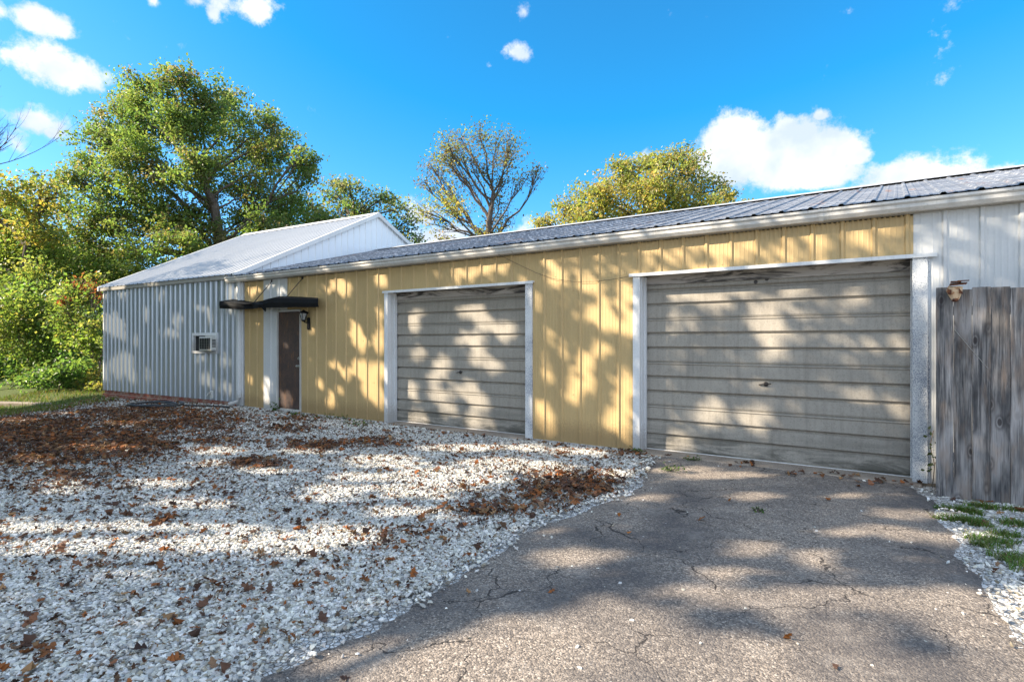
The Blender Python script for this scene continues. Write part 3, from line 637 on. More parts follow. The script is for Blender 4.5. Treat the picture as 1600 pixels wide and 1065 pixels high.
pr, d = rib_roof(-6.74, -0.02, -0.1, ZE, SR, ZR, P9, h=0.018, w=0.022, mid=False); m.sheet(pr, (0, 0, 0), d)
pr, d = rib_roof(-6.74, -0.02, 2 * SR + 0.1, ZE, SR, ZR, P9, h=0.018, w=0.022, mid=False); m.sheet(pr, (0, 0, 0), d)
rf = m.build('roof', M['grey_roof'], B)
m = MB(); m.prism([(SR - 0.2, ZR - 0.07), (SR, ZR + 0.045), (SR + 0.2, ZR - 0.07), (SR, ZR + 0.02)], -6.76, 0.0)
m.build('ridge_cap', M['white_trim'], rf)
for s in (1, -1):
    ya = -0.12 if s > 0 else 2 * SR + 0.12
    for xo in (-0.04, -6.76):
        m = MB(); m.add([(xo - 0.02, ya, ZE - 0.10), (xo + 0.045, ya, ZE - 0.10), (xo + 0.045, SR, ZR - 0.10), (xo - 0.02, SR, ZR - 0.10),
               (xo - 0.02, ya, ZE + 0.022), (xo + 0.045, ya, ZE + 0.022), (xo + 0.045, SR, ZR + 0.024), (xo - 0.02, SR, ZR + 0.024)],
              [(0, 1, 2, 3), (4, 5, 6, 7), (0, 1, 5, 4), (1, 2, 6, 5), (3, 2, 6, 7), (0, 3, 7, 4)])
        m.build('rake_trim', M['white_trim'], rf)
m = MB(); m.box(-6.72, -0.05, -0.085, 0.0, 3.018, 3.112)
m.build('eave_fascia', M['fascia'], B)
m = MB(); m.tube([(0.11, -0.05, 2.95), (0.11, -0.05, 0.22), (0.08, -0.10, 0.12), (0.0, -0.26, 0.07)], [0.045, 0.045, 0.045, 0.05], 8)
m.build('downspout', M['white_trim'], B)
W_ = empty('window', ((WX0 + WX1) / 2, 0, WZ0)); W_.parent = B
m = MB(); ww = (WX1 - WX0) / 2; wh = WZ1 - WZ0
m.box(-ww - .01, ww + .01, -0.042, 0.06, wh - 0.06, wh + .012); m.box(-ww - .01, ww + .01, -0.055, 0.06, -0.012, 0.05); m.box(-ww - .01, -ww + 0.055, -0.042, 0.06, 0.05, wh - 0.06); m.box(ww - 0.05, ww + .01, -0.042, 0.06, 0.05, wh - 0.06)
m.build('window_frame', M['white_trim'], W_, bevel=0.004)
m = MB(); m.box(-ww + 0.05, ww - 0.05, 0.03, 0.05, 0.05, wh - 0.045); m.build('window_pane', M['dark'], W_)
m = MB(); m.box(0.0, ww - 0.05, -0.01, 0.028, wh - 0.10, wh - 0.046); m.build('filler_board', M['plastic'], W_)

def bw(x, y, z):   # metal building metres -> world
    a = R(2.6); return (-12.87 + x * math.cos(a) - y * math.sin(a), x * math.sin(a) + y * math.cos(a), z)
AC = empty('air_conditioner', bw(-1.115, 0.0, WZ0 + 0.05), R(2.6)); tag(AC, 'boxy cream window air conditioner sticking out of the grey wall', 'air conditioner')
m = MB(); m.box(-0.255, 0.255, -0.17, 0.025, 0.02, 0.35); m.build('casing', M['plastic'], AC, bevel=0.015)
m = MB()
m.box(-0.225, 0.225, -0.178, -0.169, 0.05, 0.32)
m.build('coil_grille', M['dark'], AC)
m = MB()
for k in range(7): m.box(-0.225, 0.225, -0.183, -0.179, 0.065 + k * 0.038, 0.068 + k * 0.038)
for k in range(5): m.box(-0.2 + 0.1 * k - 0.003, -0.2 + 0.1 * k + 0.003, -0.188, -0.184, 0.05, 0.32)
m.build('grille_bars', M['steel'], AC)
for s in (-1, 1):
    m = MB()
    for k in range(6): m.box(s * 0.2575 - 0.002, s * 0.2575 + 0.002, -0.14, -0.05, 0.10 + k * 0.033, 0.118 + k * 0.033)
    m.build('side_louvers', M['dark'], AC)
m = MB(); m.tube([(0.0, -0.05, -0.09), (0.0, -0.15, 0.015)], 0.012, 6); m.box(-0.25, 0.25, -0.16, -0.02, 0.0, 0.018); m.build('bracket', M['steel'], AC)

U = empty('outdoor_tap', bw(-1.1, -0.03, 0.12)); tag(U, 'small white pipe fitting with a spout at the foot of the grey wall', 'tap')
m = MB(); m.box(-0.06, 0.06, 0.0, 0.04, 0.02, 0.20); m.build('backing_box', M['plastic'], U, bevel=0.006)
m = MB(); m.tube([(0, 0, 0.14), (0, -0.07, 0.13), (0, -0.10, 0.08)], 0.014, 8); m.lathe([(0.03, 0.15), (0.03, 0.165)], (0, -0.05, 0), 8); m.build('spout', M['steel'], U)

# ------------------------------------------------------------------ wooden fence with the broken fixture
Fn = empty('wooden_fence', (0.33, -0.45, 0)); tag(Fn, 'weathered grey upright board fence against the white wall', 'fence')
x = 0.0; k = 0
while x < 3.3:
    w = 0.137 + 0.012 * rng.random(); t = 2.06 + 0.011 * rng.standard_normal()
    m = MB()
    nz = 9
    jit = rng.standard_normal(nz) * 0.0012
    vs = []; zs = np.linspace(-0.06 + 0.01 * rng.standard_normal(), t, nz)
    for z, j in zip(zs, jit):
        vs += [(x + j, -0.011, z), (x + w + j, -0.011, z), (x + w + j, 0.011, z), (x + j, 0.011, z)]
    fs = [(0, 3, 2, 1), (4 * nz - 4, 4 * nz - 3, 4 * nz - 2, 4 * nz - 1)]
    for i in range(nz - 1):
        for q in range(4): fs.append((i * 4 + q, i * 4 + (q + 1) % 4, i * 4 + 4 + (q + 1) % 4, i * 4 + 4 + q))
    m.add(vs, fs)
    for zr_ in (0.39, 1.14, 1.84):
        for xn in (0.03, w - 0.03): m.lathe([(0.0035, -0.0125), (0.0035, -0.0105)], (x + xn + .004 * rng.standard_normal(), 0, zr_ + .012 * rng.standard_normal()), 6, 'y')
    o = m.build('board', M['wood'], Fn, bevel=0.004)
    o.location = (0, 0.003 * rng.standard_normal(), 0); o.rotation_euler = (0.002 * rng.standard_normal(), 0, 0)
    x += w + 0.002; k += 1
for z in (0.35, 1.1, 1.8):
    m = MB(); m.box(0.02, 3.3, 0.022, 0.062, z, z + 0.09); m.build('rail', M['wood'], Fn)
m = MB(); m.box(0.03, 0.12, 0.065, 0.16, -0.4, 1.95); m.build('post', M['wood'], Fn)
m = MB(); m.tube([(0.145, -0.018, 1.66), (0.27, -0.02, 1.47), (0.40, -0.018, 1.28)], 0.003, 5)
m.build('brace_wire', M['steel'], Fn)

Bx = empty('broken_fixture', (0.475, -0.48, 1.94)); tag(Bx, 'small broken tan and rust-brown fixture at the top of the grey fence', 'broken fixture')
m = MB(); m.lathe([(0.020, 0.0), (0.034, 0.012), (0.050, 0.05), (0.066, 0.095), (0.066, 0.135), (0.058, 0.14)], (0, -0.01, 0), 7)
m.v = [(x * (1 + 0.18 * math.sin(9 * z * 7 + x * 60)), y * 0.6, z + 0.006 * math.sin(x * 90)) for x, y, z in m.v]
m.build('housing', M['tan_rust'], Bx)
for cx, cz, s in ((-0.042, 0.085, 1), (0.045, 0.09, -1)):
    m = MB(); m.add([(cx - 0.016, -0.049, cz + 0.03), (cx + 0.016, -0.05, cz + 0.018 * s), (cx + 0.014, -0.048, cz - 0.03), (cx - 0.012, -0.047, cz - 0.02),
           (cx - 0.016, -0.02, cz + 0.03), (cx + 0.016, -0.02, cz + 0.018 * s), (cx + 0.014, -0.02, cz - 0.03), (cx - 0.012, -0.02, cz - 0.02)],
          [(0, 1, 2, 3), (0, 1, 5, 4), (1, 2, 6, 5), (2, 3, 7, 6), (3, 0, 4, 7)])
    m.build('socket', M['rust'], Bx)
m = MB(); m.lathe([(0.014, -0.012), (0.026, 0.0), (0.02, 0.018)], (0.002, -0.02, 0.0), 7)
m.build('bottom_stub', M['rust'], Bx)
m = MB()
m.add([(-0.045, -0.06, 0.142), (0.085, -0.06, 0.15), (0.10, 0.02, 0.168), (-0.03, 0.04, 0.165), (-0.045, -0.06, 0.152), (0.085, -0.06, 0.16), (0.10, 0.02, 0.178), (-0.03, 0.04, 0.175)],
      [(0, 1, 2, 3), (4, 5, 6, 7), (0, 1, 5, 4), (1, 2, 6, 5), (2, 3, 7, 6), (3, 0, 4, 7)])
m.box(-0.03, 0.05, -0.05, 0.02, 0.176, 0.188); m.box(0.02, 0.11, -0.055, 0.0, 0.186, 0.192)
m.build('top_plate', M['rust'], Bx)

# ------------------------------------------------------------------ ground, driveway, kerb
gxs = np.concatenate([[-400, -200, -100, -60, -40, -32], np.arange(-28, 8.01, 0.5), [10, 15, 25, 60, 150, 400]])
gys = np.concatenate([[-300, -120, -60, -30, -20], np.arange(-16, 3.01, 0.5), [5, 10, 20, 40, 80, 160, 400]])
X, Y = np.meshgrid(gxs, gys); Z = ground_z(X, Y)
V = np.stack([X, Y, Z], -1).reshape(-1, 3); nx = len(gxs)
I = np.arange(len(gys) - 1)[:, None] * nx + np.arange(nx - 1)[None]
faces = np.stack([I, I + 1, I + nx + 1, I + nx], -1).reshape(-1, 4)
g = np_mesh('ground', V, faces, M['ground'], smooth=True); tag(g, kind='structure')

def nz1(x, s=1.0, seed=0.0):
    return mnoise.noise(Vector((x * s, seed, 0.3)))
LE = ([-40, -9, -6.1, -4.76, -3.58, -2.9, -2.17, -1.2, -0.6, -0.1], [-2.9, -2.6, -2.52, -2.47, -2.64, -2.5, -2.37, -2.5, -2.72, -2.85])
RE = ([-40, -9, -3.5, -2.6, -1.87, -0.9, -0.45, -0.1], [2.4, 1.5, 0.66, 0.54, 0.50, 0.44, 0.34, 0.26])
def edge_l(y): return np.interp(y, *LE)
def edge_r(y): return np.interp(y, *RE)
yy = np.concatenate([np.arange(-40, -9, 1.0), np.arange(-9, -0.095, 0.06)]); vs = []
nq = 9
for y in yy:
    l = edge_l(y) + 0.09 * nz1(y, 1.7, 1) + 0.05 * nz1(y, 6, 2) + 0.03 * nz1(y, 17, 5); r = edge_r(y) + 0.07 * nz1(y, 1.9, 3) + 0.05 * nz1(y, 7, 4)
    for q in range(nq):
        t = q / (nq - 1); x = l + (r - l) * t
        z = 0.007 + 0.016 * min(1, 4 * t * (1 - t) * 2) + 0.004 * mnoise.noise(Vector((x * 1.2, y * 1.2, 0)))
        if q in (0, nq - 1): z = -0.012
        vs.append((x, y, z))
fs = np.array([(i * nq + q, i * nq + q + 1, (i + 1) * nq + q + 1, (i + 1) * nq + q) for i in range(len(yy) - 1) for q in range(nq - 1)])
dw = np_mesh('driveway', np.array(vs), fs, M['asphalt'], smooth=True); tag(dw, kind='structure')

m = MB()
ka, kb = np.array([-20.0, -1.15]), np.array([-27.5, -4.4]); dd = (kb - ka) / np.linalg.norm(kb - ka); nn = np.array([-dd[1], dd[0]]) * 0.16
q = [ka + nn, ka - nn, kb - nn, kb + nn]
m.add([(p[0], p[1], z) for z in (-0.6, -0.26) for p in q], [(0, 1, 2, 3), (4, 5, 6, 7), (0, 1, 5, 4), (1, 2, 6, 5), (2, 3, 7, 6), (3, 0, 4, 7)])
tag(m.build('kerb', M['concrete'], bevel=0.02), kind='structure')

# ------------------------------------------------------------------ crushed white stone
def litter_density(x, y):
    d = np.zeros_like(x)
    for cx, cy, hx, hy, ex, ey, w in LITTER:
        det = hx * ey - hy * ex
        a = ((x - cx) * ey - (y - cy) * ex) / det; b = (-(x - cx) * hy + (y - cy) * hx) / det
        d = np.maximum(d, w * np.clip(1.75 - np.sqrt(a * a + b * b), 0, 1.2) / 1.2)
    return d
def cam_depth(x, y): return (x - CAM[0]) * FW[0] + (y - CAM[1]) * FW[1]
def in_view(x, y, pad=1.08):
    z = cam_depth(x, y); s = (x - CAM[0]) * RT[0] + (y - CAM[1]) * RT[1]
    return (z > 1.9) & (np.abs(s) < z * 0.9 * pad + 0.3)

def vnoise(x, y, s, seed):
    """cheap smooth value noise on arrays, 0..1"""
    r = np.random.default_rng(seed).random((64, 64))
    fx = x * s; fy = y * s; ix = np.floor(fx).astype(int); iy = np.floor(fy).astype(int); tx = fx - ix; ty = fy - iy
    tx = tx * tx * (3 - 2 * tx); ty = ty * ty * (3 - 2 * ty)
    g_ = lambda a, b: r[a % 64, b % 64]
    return (g_(ix, iy) * (1 - tx) + g_(ix + 1, iy) * tx) * (1 - ty) + (g_(ix, iy + 1) * (1 - tx) + g_(ix + 1, iy + 1) * tx) * ty

ph = (1 + 5 ** 0.5) / 2
ICO = np.array([(-1, ph, 0), (1, ph, 0), (-1, -ph, 0), (1, -ph, 0), (0, -1, ph), (0, 1, ph), (0, -1, -ph), (0, 1, -ph), (ph, 0, -1), (ph, 0, 1), (-ph, 0, -1), (-ph, 0, 1)]) / math.hypot(1, ph)
ICF = np.array([(0, 11, 5), (0, 5, 1), (0, 1, 7), (0, 7, 10), (0, 10, 11), (1, 5, 9), (5, 11, 4), (11, 10, 2), (10, 7, 6), (7, 1, 8), (3, 9, 4), (3, 4, 2), (3, 2, 6), (3, 6, 8), (3, 8, 9), (4, 9, 5), (2, 4, 11), (6, 2, 10), (8, 6, 7), (9, 8, 1)])
OCT = np.array([(1, 0, 0), (-1, 0, 0), (0, 1, 0), (0, -1, 0), (0, 0, 1), (0, 0, -1)], float)
OCF = np.array([(0, 2, 4), (2, 1, 4), (1, 3, 4), (3, 0, 4), (2, 0, 5), (1, 2, 5), (3, 1, 5), (0, 3, 5)])

def rand_rot(n, tilt):
    a = rng.random(n) * 2 * math.pi; b = rng.standard_normal(n) * tilt; c = rng.standard_normal(n) * tilt
    ca, sa, cb, sb, cc, s_ = np.cos(a), np.sin(a), np.cos(b), np.sin(b), np.cos(c), np.sin(c)
    Rz = np.zeros((n, 3, 3)); Rz[:, 0, 0] = ca; Rz[:, 0, 1] = -sa; Rz[:, 1, 0] = sa; Rz[:, 1, 1] = ca; Rz[:, 2, 2] = 1
    Rx = np.zeros((n, 3, 3)); Rx[:, 0, 0] = 1; Rx[:, 1, 1] = cb; Rx[:, 1, 2] = -sb; Rx[:, 2, 1] = sb; Rx[:, 2, 2] = cb
    Ry = np.zeros((n, 3, 3)); Ry[:, 1, 1] = 1; Ry[:, 0, 0] = cc; Ry[:, 0, 2] = s_; Ry[:, 2, 0] = -s_; Ry[:, 2, 2] = cc
    return Rx @ Ry @ Rz

def stones(px, py, size, base, bf, sink=0.25):
    n = len(px); k = len(base)
    sh = base[None] * (1 + 0.22 * rng.standard_normal((n, k, 1)))
    sc3 = np.stack([size * (0.8 + 0.6 * rng.random(n)), size * (0.6 + 0.4 * rng.random(n)), size * (0.38 + 0.35 * rng.random(n))], -1)
    v = np.einsum('nij,nkj->nki', rand_rot(n, 0.35), sh * sc3[:, None, :])
    gz = ground_z(px, py)
    on = (px > edge_l(py) + .02) & (px < edge_r(py)) & (py < -0.1)
    v += np.stack([px, py, gz + size * sink + np.where(on, 0.018, 0)], -1)[:, None, :]
    val = np.clip(0.56 + 0.16 * rng.standard_normal(n), 0.16, 0.82)
    t = np.stack([val, val * (0.955 + 0.025 * rng.random(n)), val * (0.83 + 0.10 * rng.random(n))], -1)
    dk = rng.random(n) < 0.13; t[dk] *= np.array([0.5, 0.45, 0.38])
    f = bf[None] + (np.arange(n) * k)[:, None, None]
    return v.reshape(-1, 3), f.reshape(-1, 3), np.repeat(t, k, 0)

def gravel_points(n, zmin, zmax, dens_lit):
    x = rng.uniform(-19.5, 3.2, n); y = rng.uniform(-8.5, 0.0, n)
    z = cam_depth(x, y)
    edge = edge_l(y) + 0.12 * (vnoise(x, y, 2.2, 3) - 0.5) + 0.22 * (rng.random(n) ** 3)
    left = (x < edge) & (y < -0.04)
    right = (x > edge_r(y) + 0.02 - 0.22 * rng.random(n) ** 5) & (y < -0.30) & (x < 3)
    lit = litter_density(x, y)
    patch = vnoise(x, y, 1.3, 5) * 0.6 + vnoise(x, y, 4.1, 6) * 0.4
    p = np.where(lit > 0.75, 0.6, 1.0) * np.where(patch > 0.64, 0.5, 1.0) * np.where(right, np.where((vnoise(x, y, 3.2, 9) > 0.5) & (y > -2.4), 0.12, np.where(y > -2.4, 0.4, 0.55)), 1.0)
    p *= np.clip((-13.5 - x) / 3.0, 0, 1) * -0.85 + 1
    ok = (left | right) & (z >= zmin) & (z < zmax) & in_view(x, y) & (rng.random(n) < p)
    return x[ok], y[ok]
parts = []
A_ = 22.7 * 8.5
x, y = gravel_points(int(A_ * 4300), 1.9, 5.2, 0); parts.append(stones(x, y, 0.0105 + 0.0085 * rng.random(len(x)) ** 2, ICO, ICF)); n1 = len(x)
x, y = gravel_points(int(A_ * 2300), 5.2, 9.5, 0); parts.append(stones(x, y, 0.014 + 0.010 * rng.random(len(x)), OCT, OCF)); n2 = len(x)
x, y = gravel_points(int(A_ * 850), 9.5, 21, 0); parts.append(stones(x, y, 0.021 + 0.013 * rng.random(len(x)), OCT, OCF)); n3 = len(x)
# loose stones thrown onto the asphalt
x = rng.uniform(-2.9, 1.2, 9000); y = rng.uniform(-7.0, -0.15, 9000)
de = np.minimum(x - edge_l(y), edge_r(y) - x)
ok = (de > 0) & (rng.random(9000) < np.clip(0.03 + 0.9 * np.exp(-de / 0.13), 0, 1)) ; x, y = x[ok], y[ok]
parts.append(stones(x, y, 0.004 + 0.012 * rng.random(len(x)) ** 3, ICO, ICF, 0.3))
print('stones', n1, n2, n3, len(x))
off = 0; VV, FF, TT = [], [], []
for v, f, t in parts: VV.append(v); FF.append(f + off); TT.append(t); off += len(v)
gr = np_mesh('gravel', np.concatenate(VV), np.concatenate(FF), M['stone'], tint=np.concatenate(TT)); tag(gr, 'crushed white limestone gravel with blown leaves over the yard', 'gravel', kind='stuff')

# ------------------------------------------------------------------ fallen leaves
lobe = np.array([(0, 0), (.16, .10), (.12, .2), (.30, .36), (.17, .45), (.34, .66), (.16, .72), (.12, .92), (0, 1.0), (-.12, .92), (-.16, .72), (-.34, .66), (-.17, .45), (-.30, .36), (-.12, .2), (-.16, .10)])
def oak_leaves(px, py, pz, size, tilt, pal):
    n = len(px); k = len(lobe)
    curl = rng.uniform(-0.2, 0.9, n); bend = rng.uniform(-0.4, 0.7, n)
    xx = lobe[None, :, 0] * np.ones((n, 1)); yy_ = lobe[None, :, 1] - 0.5 + np.zeros((n, 1))
    zz = curl[:, None] * xx ** 2 * 3.2 + bend[:, None] * yy_ ** 2 * 1.0 + 0.05 * rng.standard_normal((n, k))
    v = np.stack([xx, yy_, zz], -1) * size[:, None, None]
    v = np.einsum('nij,nkj->nki', rand_rot(n, tilt), v)
    v += np.stack([px, py, pz + 0.12 * size], -1)[:, None, :]
    # strip of quads between mirrored outline points
    q = [(0, 1, 15, 15)]
    fs = [(i, i + 1, 15 - i, 16 - i) if i > 0 else None for i in range(0, 8)]
    quad = np.array([(1, 2, 14, 15), (2, 3, 13, 14), (3, 4, 12, 13), (4, 5, 11, 12), (5, 6, 10, 11), (6, 7, 9, 10)])
    tri = np.array([(0, 1, 15), (7, 8, 9)])
    f3 = np.concatenate([quad[:, [0, 1, 2]], quad[:, [0, 2, 3]], tri])
    t = pal[rng.integers(0, len(pal), n)] * (0.55 + 0.9 * rng.random((n, 1)))
    f = f3[None] + (np.arange(n) * k)[:, None, None]
    return v.reshape(-1, 3), f.reshape(-1, 3), np.repeat(t, k, 0)
PALB = np.array([(.18, .08, .042), (.125, .062, .038), (.24, .095, .036), (.10, .055, .038), (.27, .155, .075), (.20, .12, .072), (.08, .046, .034), (.29, .10, .03)])
n = 120000
x = rng.uniform(-19.5, 2.5, n); y = rng.uniform(-8.0, -0.03, n); z = cam_depth(x, y)
d = litter_density(x, y)
br = 0.35 + 1.3 * vnoise(x, y, 2.3, 31) * vnoise(x, y, 0.8, 32)
onl = (x < edge_l(y))
p = np.where(onl, 0.085 + 0.75 * d ** 1.6 * (0.15 + 1.3 * vnoise(x, y, 5, 33) * (0.4 + vnoise(x, y, 1.9, 34))), 0.0022 + 0.35 * d * (y > -0.9)) * br
p = np.where((x > edge_r(y)) & (y > -5), 0.05, p)
p = np.where((d > 0.5) & (cam_depth(x, y) < 9.5), p * 1.7, p)
ok = in_view(x, y) & (rng.random(n) < np.where((d > .4) & (x < -8.5), p * 1.5, p) * 0.62); x, y = x[ok], y[ok]
sz = rng.uniform(0.045, 0.105, len(x)); dd_ = litter_density(x, y)
sz = np.where(dd_ > 0.5, sz * 1.0, sz)
on = (x > edge_l(y)) & (x < edge_r(y))
lv = oak_leaves(x, y, ground_z(x, y) + np.where(on, 0.022, 0.012) + 0.02 * rng.random(len(x)) * (dd_ > 0.4), sz, 0.35, PALB)
xs_ = np.array([-0.46, -2.0, -1.75, -1.3]); ys_ = np.array([-4.33, -2.9, -3.3, -1.9])
# crumbled leaf bits between the stones
n = 170000; bx_ = rng.uniform(-19.5, -2.2, n); by_ = rng.uniform(-8.0, -0.03, n)
ok = in_view(bx_, by_) & (bx_ < edge_l(by_) + 0.1) & (rng.random(n) < (0.22 + 0.8 * litter_density(bx_, by_)) * (0.3 + 1.4 * vnoise(bx_, by_, 1.6, 51) * vnoise(bx_, by_, 4.5, 52)))
bx_, by_ = bx_[ok], by_[ok]
l3 = oak_leaves(bx_, by_, ground_z(bx_, by_) + 0.014 + 0.01 * rng.random(len(bx_)), rng.uniform(.015, .042, len(bx_)), 0.5, PALB * .8)
print('bits', len(bx_))
l2 = oak_leaves(xs_, ys_, np.full(4, 0.03), np.array([0.075, 0.06, 0.055, .06]), 0.5, np.array([(.42, .15, .035)]))
print('fallen leaves', len(x))
fl = np_mesh('fallen_leaves', np.concatenate([lv[0], l2[0], l3[0]]), np.concatenate([lv[1], l2[1] + len(lv[0]), l3[1] + len(lv[0]) + len(l2[0])]), M['dry_leaf'], tint=np.concatenate([lv[2], l2[2], l3[2]]))
tag(fl, 'brown fallen oak leaves drifted over the white gravel', 'fallen leaves', kind='stuff')

# ------------------------------------------------------------------ grass, weeds
def blades(cx, cy, cz, h, lean, pal, w=0.005):
    n = len(cx); a = rng.random(n) * 2 * math.pi; dx, dy = np.cos(a), np.sin(a)
    px_, py_ = -dy * w, dx * w
    ln = lean * h * (0.3 + rng.random(n))
    b0 = np.stack([cx - px_, cy - py_, cz], -1); b1 = np.stack([cx + px_, cy + py_, cz], -1)
    m0 = np.stack([cx - px_ * .8 + dx * ln * .35, cy - py_ * .8 + dy * ln * .35, cz + h * .6], -1); m1 = np.stack([cx + px_ * .8 + dx * ln * .35, cy + py_ * .8 + dy * ln * .35, cz + h * .6], -1)
    tp = np.stack([cx + dx * ln, cy + dy * ln, cz + h], -1)
    v = np.stack([b0, b1, m1, m0, tp], 1)
    f = np.array([(0, 1, 2), (0, 2, 3), (3, 2, 4)])[None] + (np.arange(n) * 5)[:, None, None]
    t = pal[rng.integers(0, len(pal), n)] * (0.7 + 0.6 * rng.random((n, 1)))
    return v.reshape(-1, 3), f.reshape(-1, 3), np.repeat(t, 5, 0)
PALG = np.array([(.07, .15, .025), (.10, .19, .03), (.13, .18, .05), (.20, .19, .08)])
gx_, gy_ = [], []
for cx, cy, rx, ry, nn_ in [(0.50, -0.98, .20, .07, 700), (0.66, -0.72, .14, .05, 300), (0.50, -1.35, .22, .10, 1100), (0.62, -1.85, .2, .15, 500), (0.68, -2.25, .15, .25, 500), (0.85, -1.2, .2, .1, 350), (0.95, -.7, .3, .06, 400), (0.72, -1.6, .12, .08, 260), (.55, -2.0, .08, .06, 160)]:
    a = rng.random(nn_) * 2 * math.pi; r_ = np.sqrt(rng.random(nn_)) * (0.75 + 0.35 * np.sin(3 * a + cx * 9))
    gx_.append(cx + rx * r_ * np.cos(a)); gy_.append(cy + ry * r_ * np.sin(a))
gx_ = np.concatenate(gx_); gy_ = np.concatenate(gy_)
b1 = blades(gx_, gy_, ground_z(gx_, gy_), rng.uniform(0.02, 0.065, len(gx_)), 1.3, PALG, 0.0028)
n = 26000; x = rng.uniform(-24, -15.5, n); y = rng.uniform(-5.0, 2.5, n)
mk = (x < -16.9 - 0.55 * (y + 3.0) + 1.2 * (vnoise(x, y, .8, 41) - .5)) & (rng.random(n) < 0.05 + 0.8 * vnoise(x, y, 1.5, 42))
x, y = x[mk], y[mk]
b2 = blades(x, y, ground_z(x, y), rng.uniform(0.04, 0.13, len(x)), 0.7, PALG * np.array([1.3, 0.95, 0.9]), 0.008)
gm = np_mesh('grass', np.concatenate([b1[0], b2[0]]), np.concatenate([b1[1], b2[1] + len(b1[0])]), M['grass'], tint=np.concatenate([b1[2], b2[2]]))
tag(gm, 'short green grass in tufts by the fence and verge', 'grass', kind='stuff')

def leaf_cards(C, size, tint, up=0.4, width=0.62, fold=0.12):
    n = len(C)
    nrm = rng.standard_normal((n, 3)); nrm /= np.linalg.norm(nrm, axis=1, keepdims=True); nrm = np.where((nrm @ TOSUN)[:, None] < 0, -nrm, nrm); nrm[:, 2] = nrm[:, 2] + up; nrm = nrm + 0.12 * TOSUN; nrm /= np.linalg.norm(nrm, axis=1, keepdims=True)
    r_ = rng.standard_normal((n, 3)); t = np.cross(nrm, r_); t /= np.linalg.norm(t, axis=1, keepdims=True); b = np.cross(nrm, t)
    s = size[:, None]
    v = np.stack([C + t * s * .5, C + b * s * width * .5 + nrm * s * fold - t * s * .05, C - t * s * .5, C - b * s * width * .5 + nrm * s * fold - t * s * .05], 1)
    f = np.array([(0, 1, 2), (0, 2, 3)])[None] + (np.arange(n) * 4)[:, None, None]
    return v.reshape(-1, 3), f.reshape(-1, 3), np.repeat(tint, 4, 0)

def weed(name, label, cat, group, loc, n, spread, h, size, pal):
    C = np.stack([rng.normal(0, spread, n), rng.normal(0, spread * .6, n), np.abs(rng.normal(0, h, n)) + 0.01], -1)
    t = pal[rng.integers(0, len(pal), n)] * (0.7 + 0.6 * rng.random((n, 1)))
    v, f, tt = leaf_cards(C, rng.uniform(.6, 1.2, n) * size, t, 0.8)
    E0 = empty(name, loc); tag(E0, label, cat, group)
    np_mesh('leaves', v, f, M['leaf'], E0, tt)
    mb = MB()
    for i in range(0, n, max(1, n // 8)): mb.tube([(0, 0, 0), tuple(C[i] * np.array([.6, .6, .7])), tuple(C[i])], 0.0035, 4)
    mb.build('stem', M['bark'], E0)
    return E0
GW = np.array([(.07, .13, .025), (.10, .16, .03), (.05, .09, .02)])
WL = [((-11.30, -0.10, 0.0), 50, .07, .09, .06, 'leafy weed at the left foot of the brown door'), ((-10.35, -0.25, 0.0), 60, .16, .04, .05, 'low weed patch just right of the brown door step'),
      ((-9.2, -0.16, 0.0), 80, .30, .05, .05, 'long low weed strip along the yellow wall base'), ((-8.1, -0.45, 0.0), 80, .22, .05, .05, 'weed clump in the gravel before the narrower door jamb'),
      ((-2.15, -0.22, 0.02), 60, .07, .025, .035, 'small bright weed in the crack before the wider door'), ((-2.2, -0.95, 0.02), 70, .09, .025, .035, 'brownish weed tuft on the asphalt edge by the wider door'),
      ((-1.02, -2.1, 0.02), 26, .03, .018, .03, 'tiny lone weed growing through the middle of the asphalt'), ((-2.92, -0.14, 0.02), 50, .06, .03, .04, 'weed tuft against the white jamb of the wider door')]
for loc, n, sp, h, s, lab in WL: weed('weed', lab, 'weed', 'weeds along the wall and asphalt', loc, n, sp, h, s, GW)
V_ = empty('vine', (0.315, -0.10, 0.05)); tag(V_, 'small dark-leaved vine between the flaking jamb and the grey fence', 'vine')
C = np.stack([rng.normal(0.0, .035, 34), rng.normal(-.04, .03, 34), rng.uniform(.12, .58, 34)], -1)
v, f, tt = leaf_cards(C, rng.uniform(.03, .06, 34), np.array([[.03, .045, .02]]) * (0.6 + rng.random((34, 1))), 0.2); np_mesh('leaves', v, f, M['leaf'], V_, tt)
m = MB(); m.tube([(0, 0, -.05), (.02, -.03, .2), (-.02, -.04, .4), (.01, -.03, .56)], .004, 5); m.tube([(.02, -.03, .2), (.06, -.05, .35), (.05, -.05, .5)], .003, 5); m.build('stem', M['bark'], V_)

# ------------------------------------------------------------------ hose on the ground
m = MB()
pts = []
for i in range(150):
    t = i / 149; a = 2 * math.pi * 3.2 * t
    r0 = 0.55 + 0.10 * math.sin(a * 0.37 + 1) + 0.05 * t
    pts.append((-15.1 + 1.5 * r0 * math.cos(a) + 0.25 * t, -0.95 + 0.62 * r0 * math.sin(a), 0.03 + 0.035 * t + 0.012 * math.sin(a * 2.3)))
pts += [(-13.9, -0.75, 0.04), (-13.3, -0.55, 0.03), (-12.9, -0.40, 0.03), (-12.55, -0.42, 0.03)]
pts = [(x, y, z + float(ground_z(x, y)) + 0.01) for x, y, z in pts]
m.tube(pts, 0.022, 6)
tag(m.build('hose', M['rubber'], smooth=True), 'black hose lying in loose coils before the grey wall', 'hose')

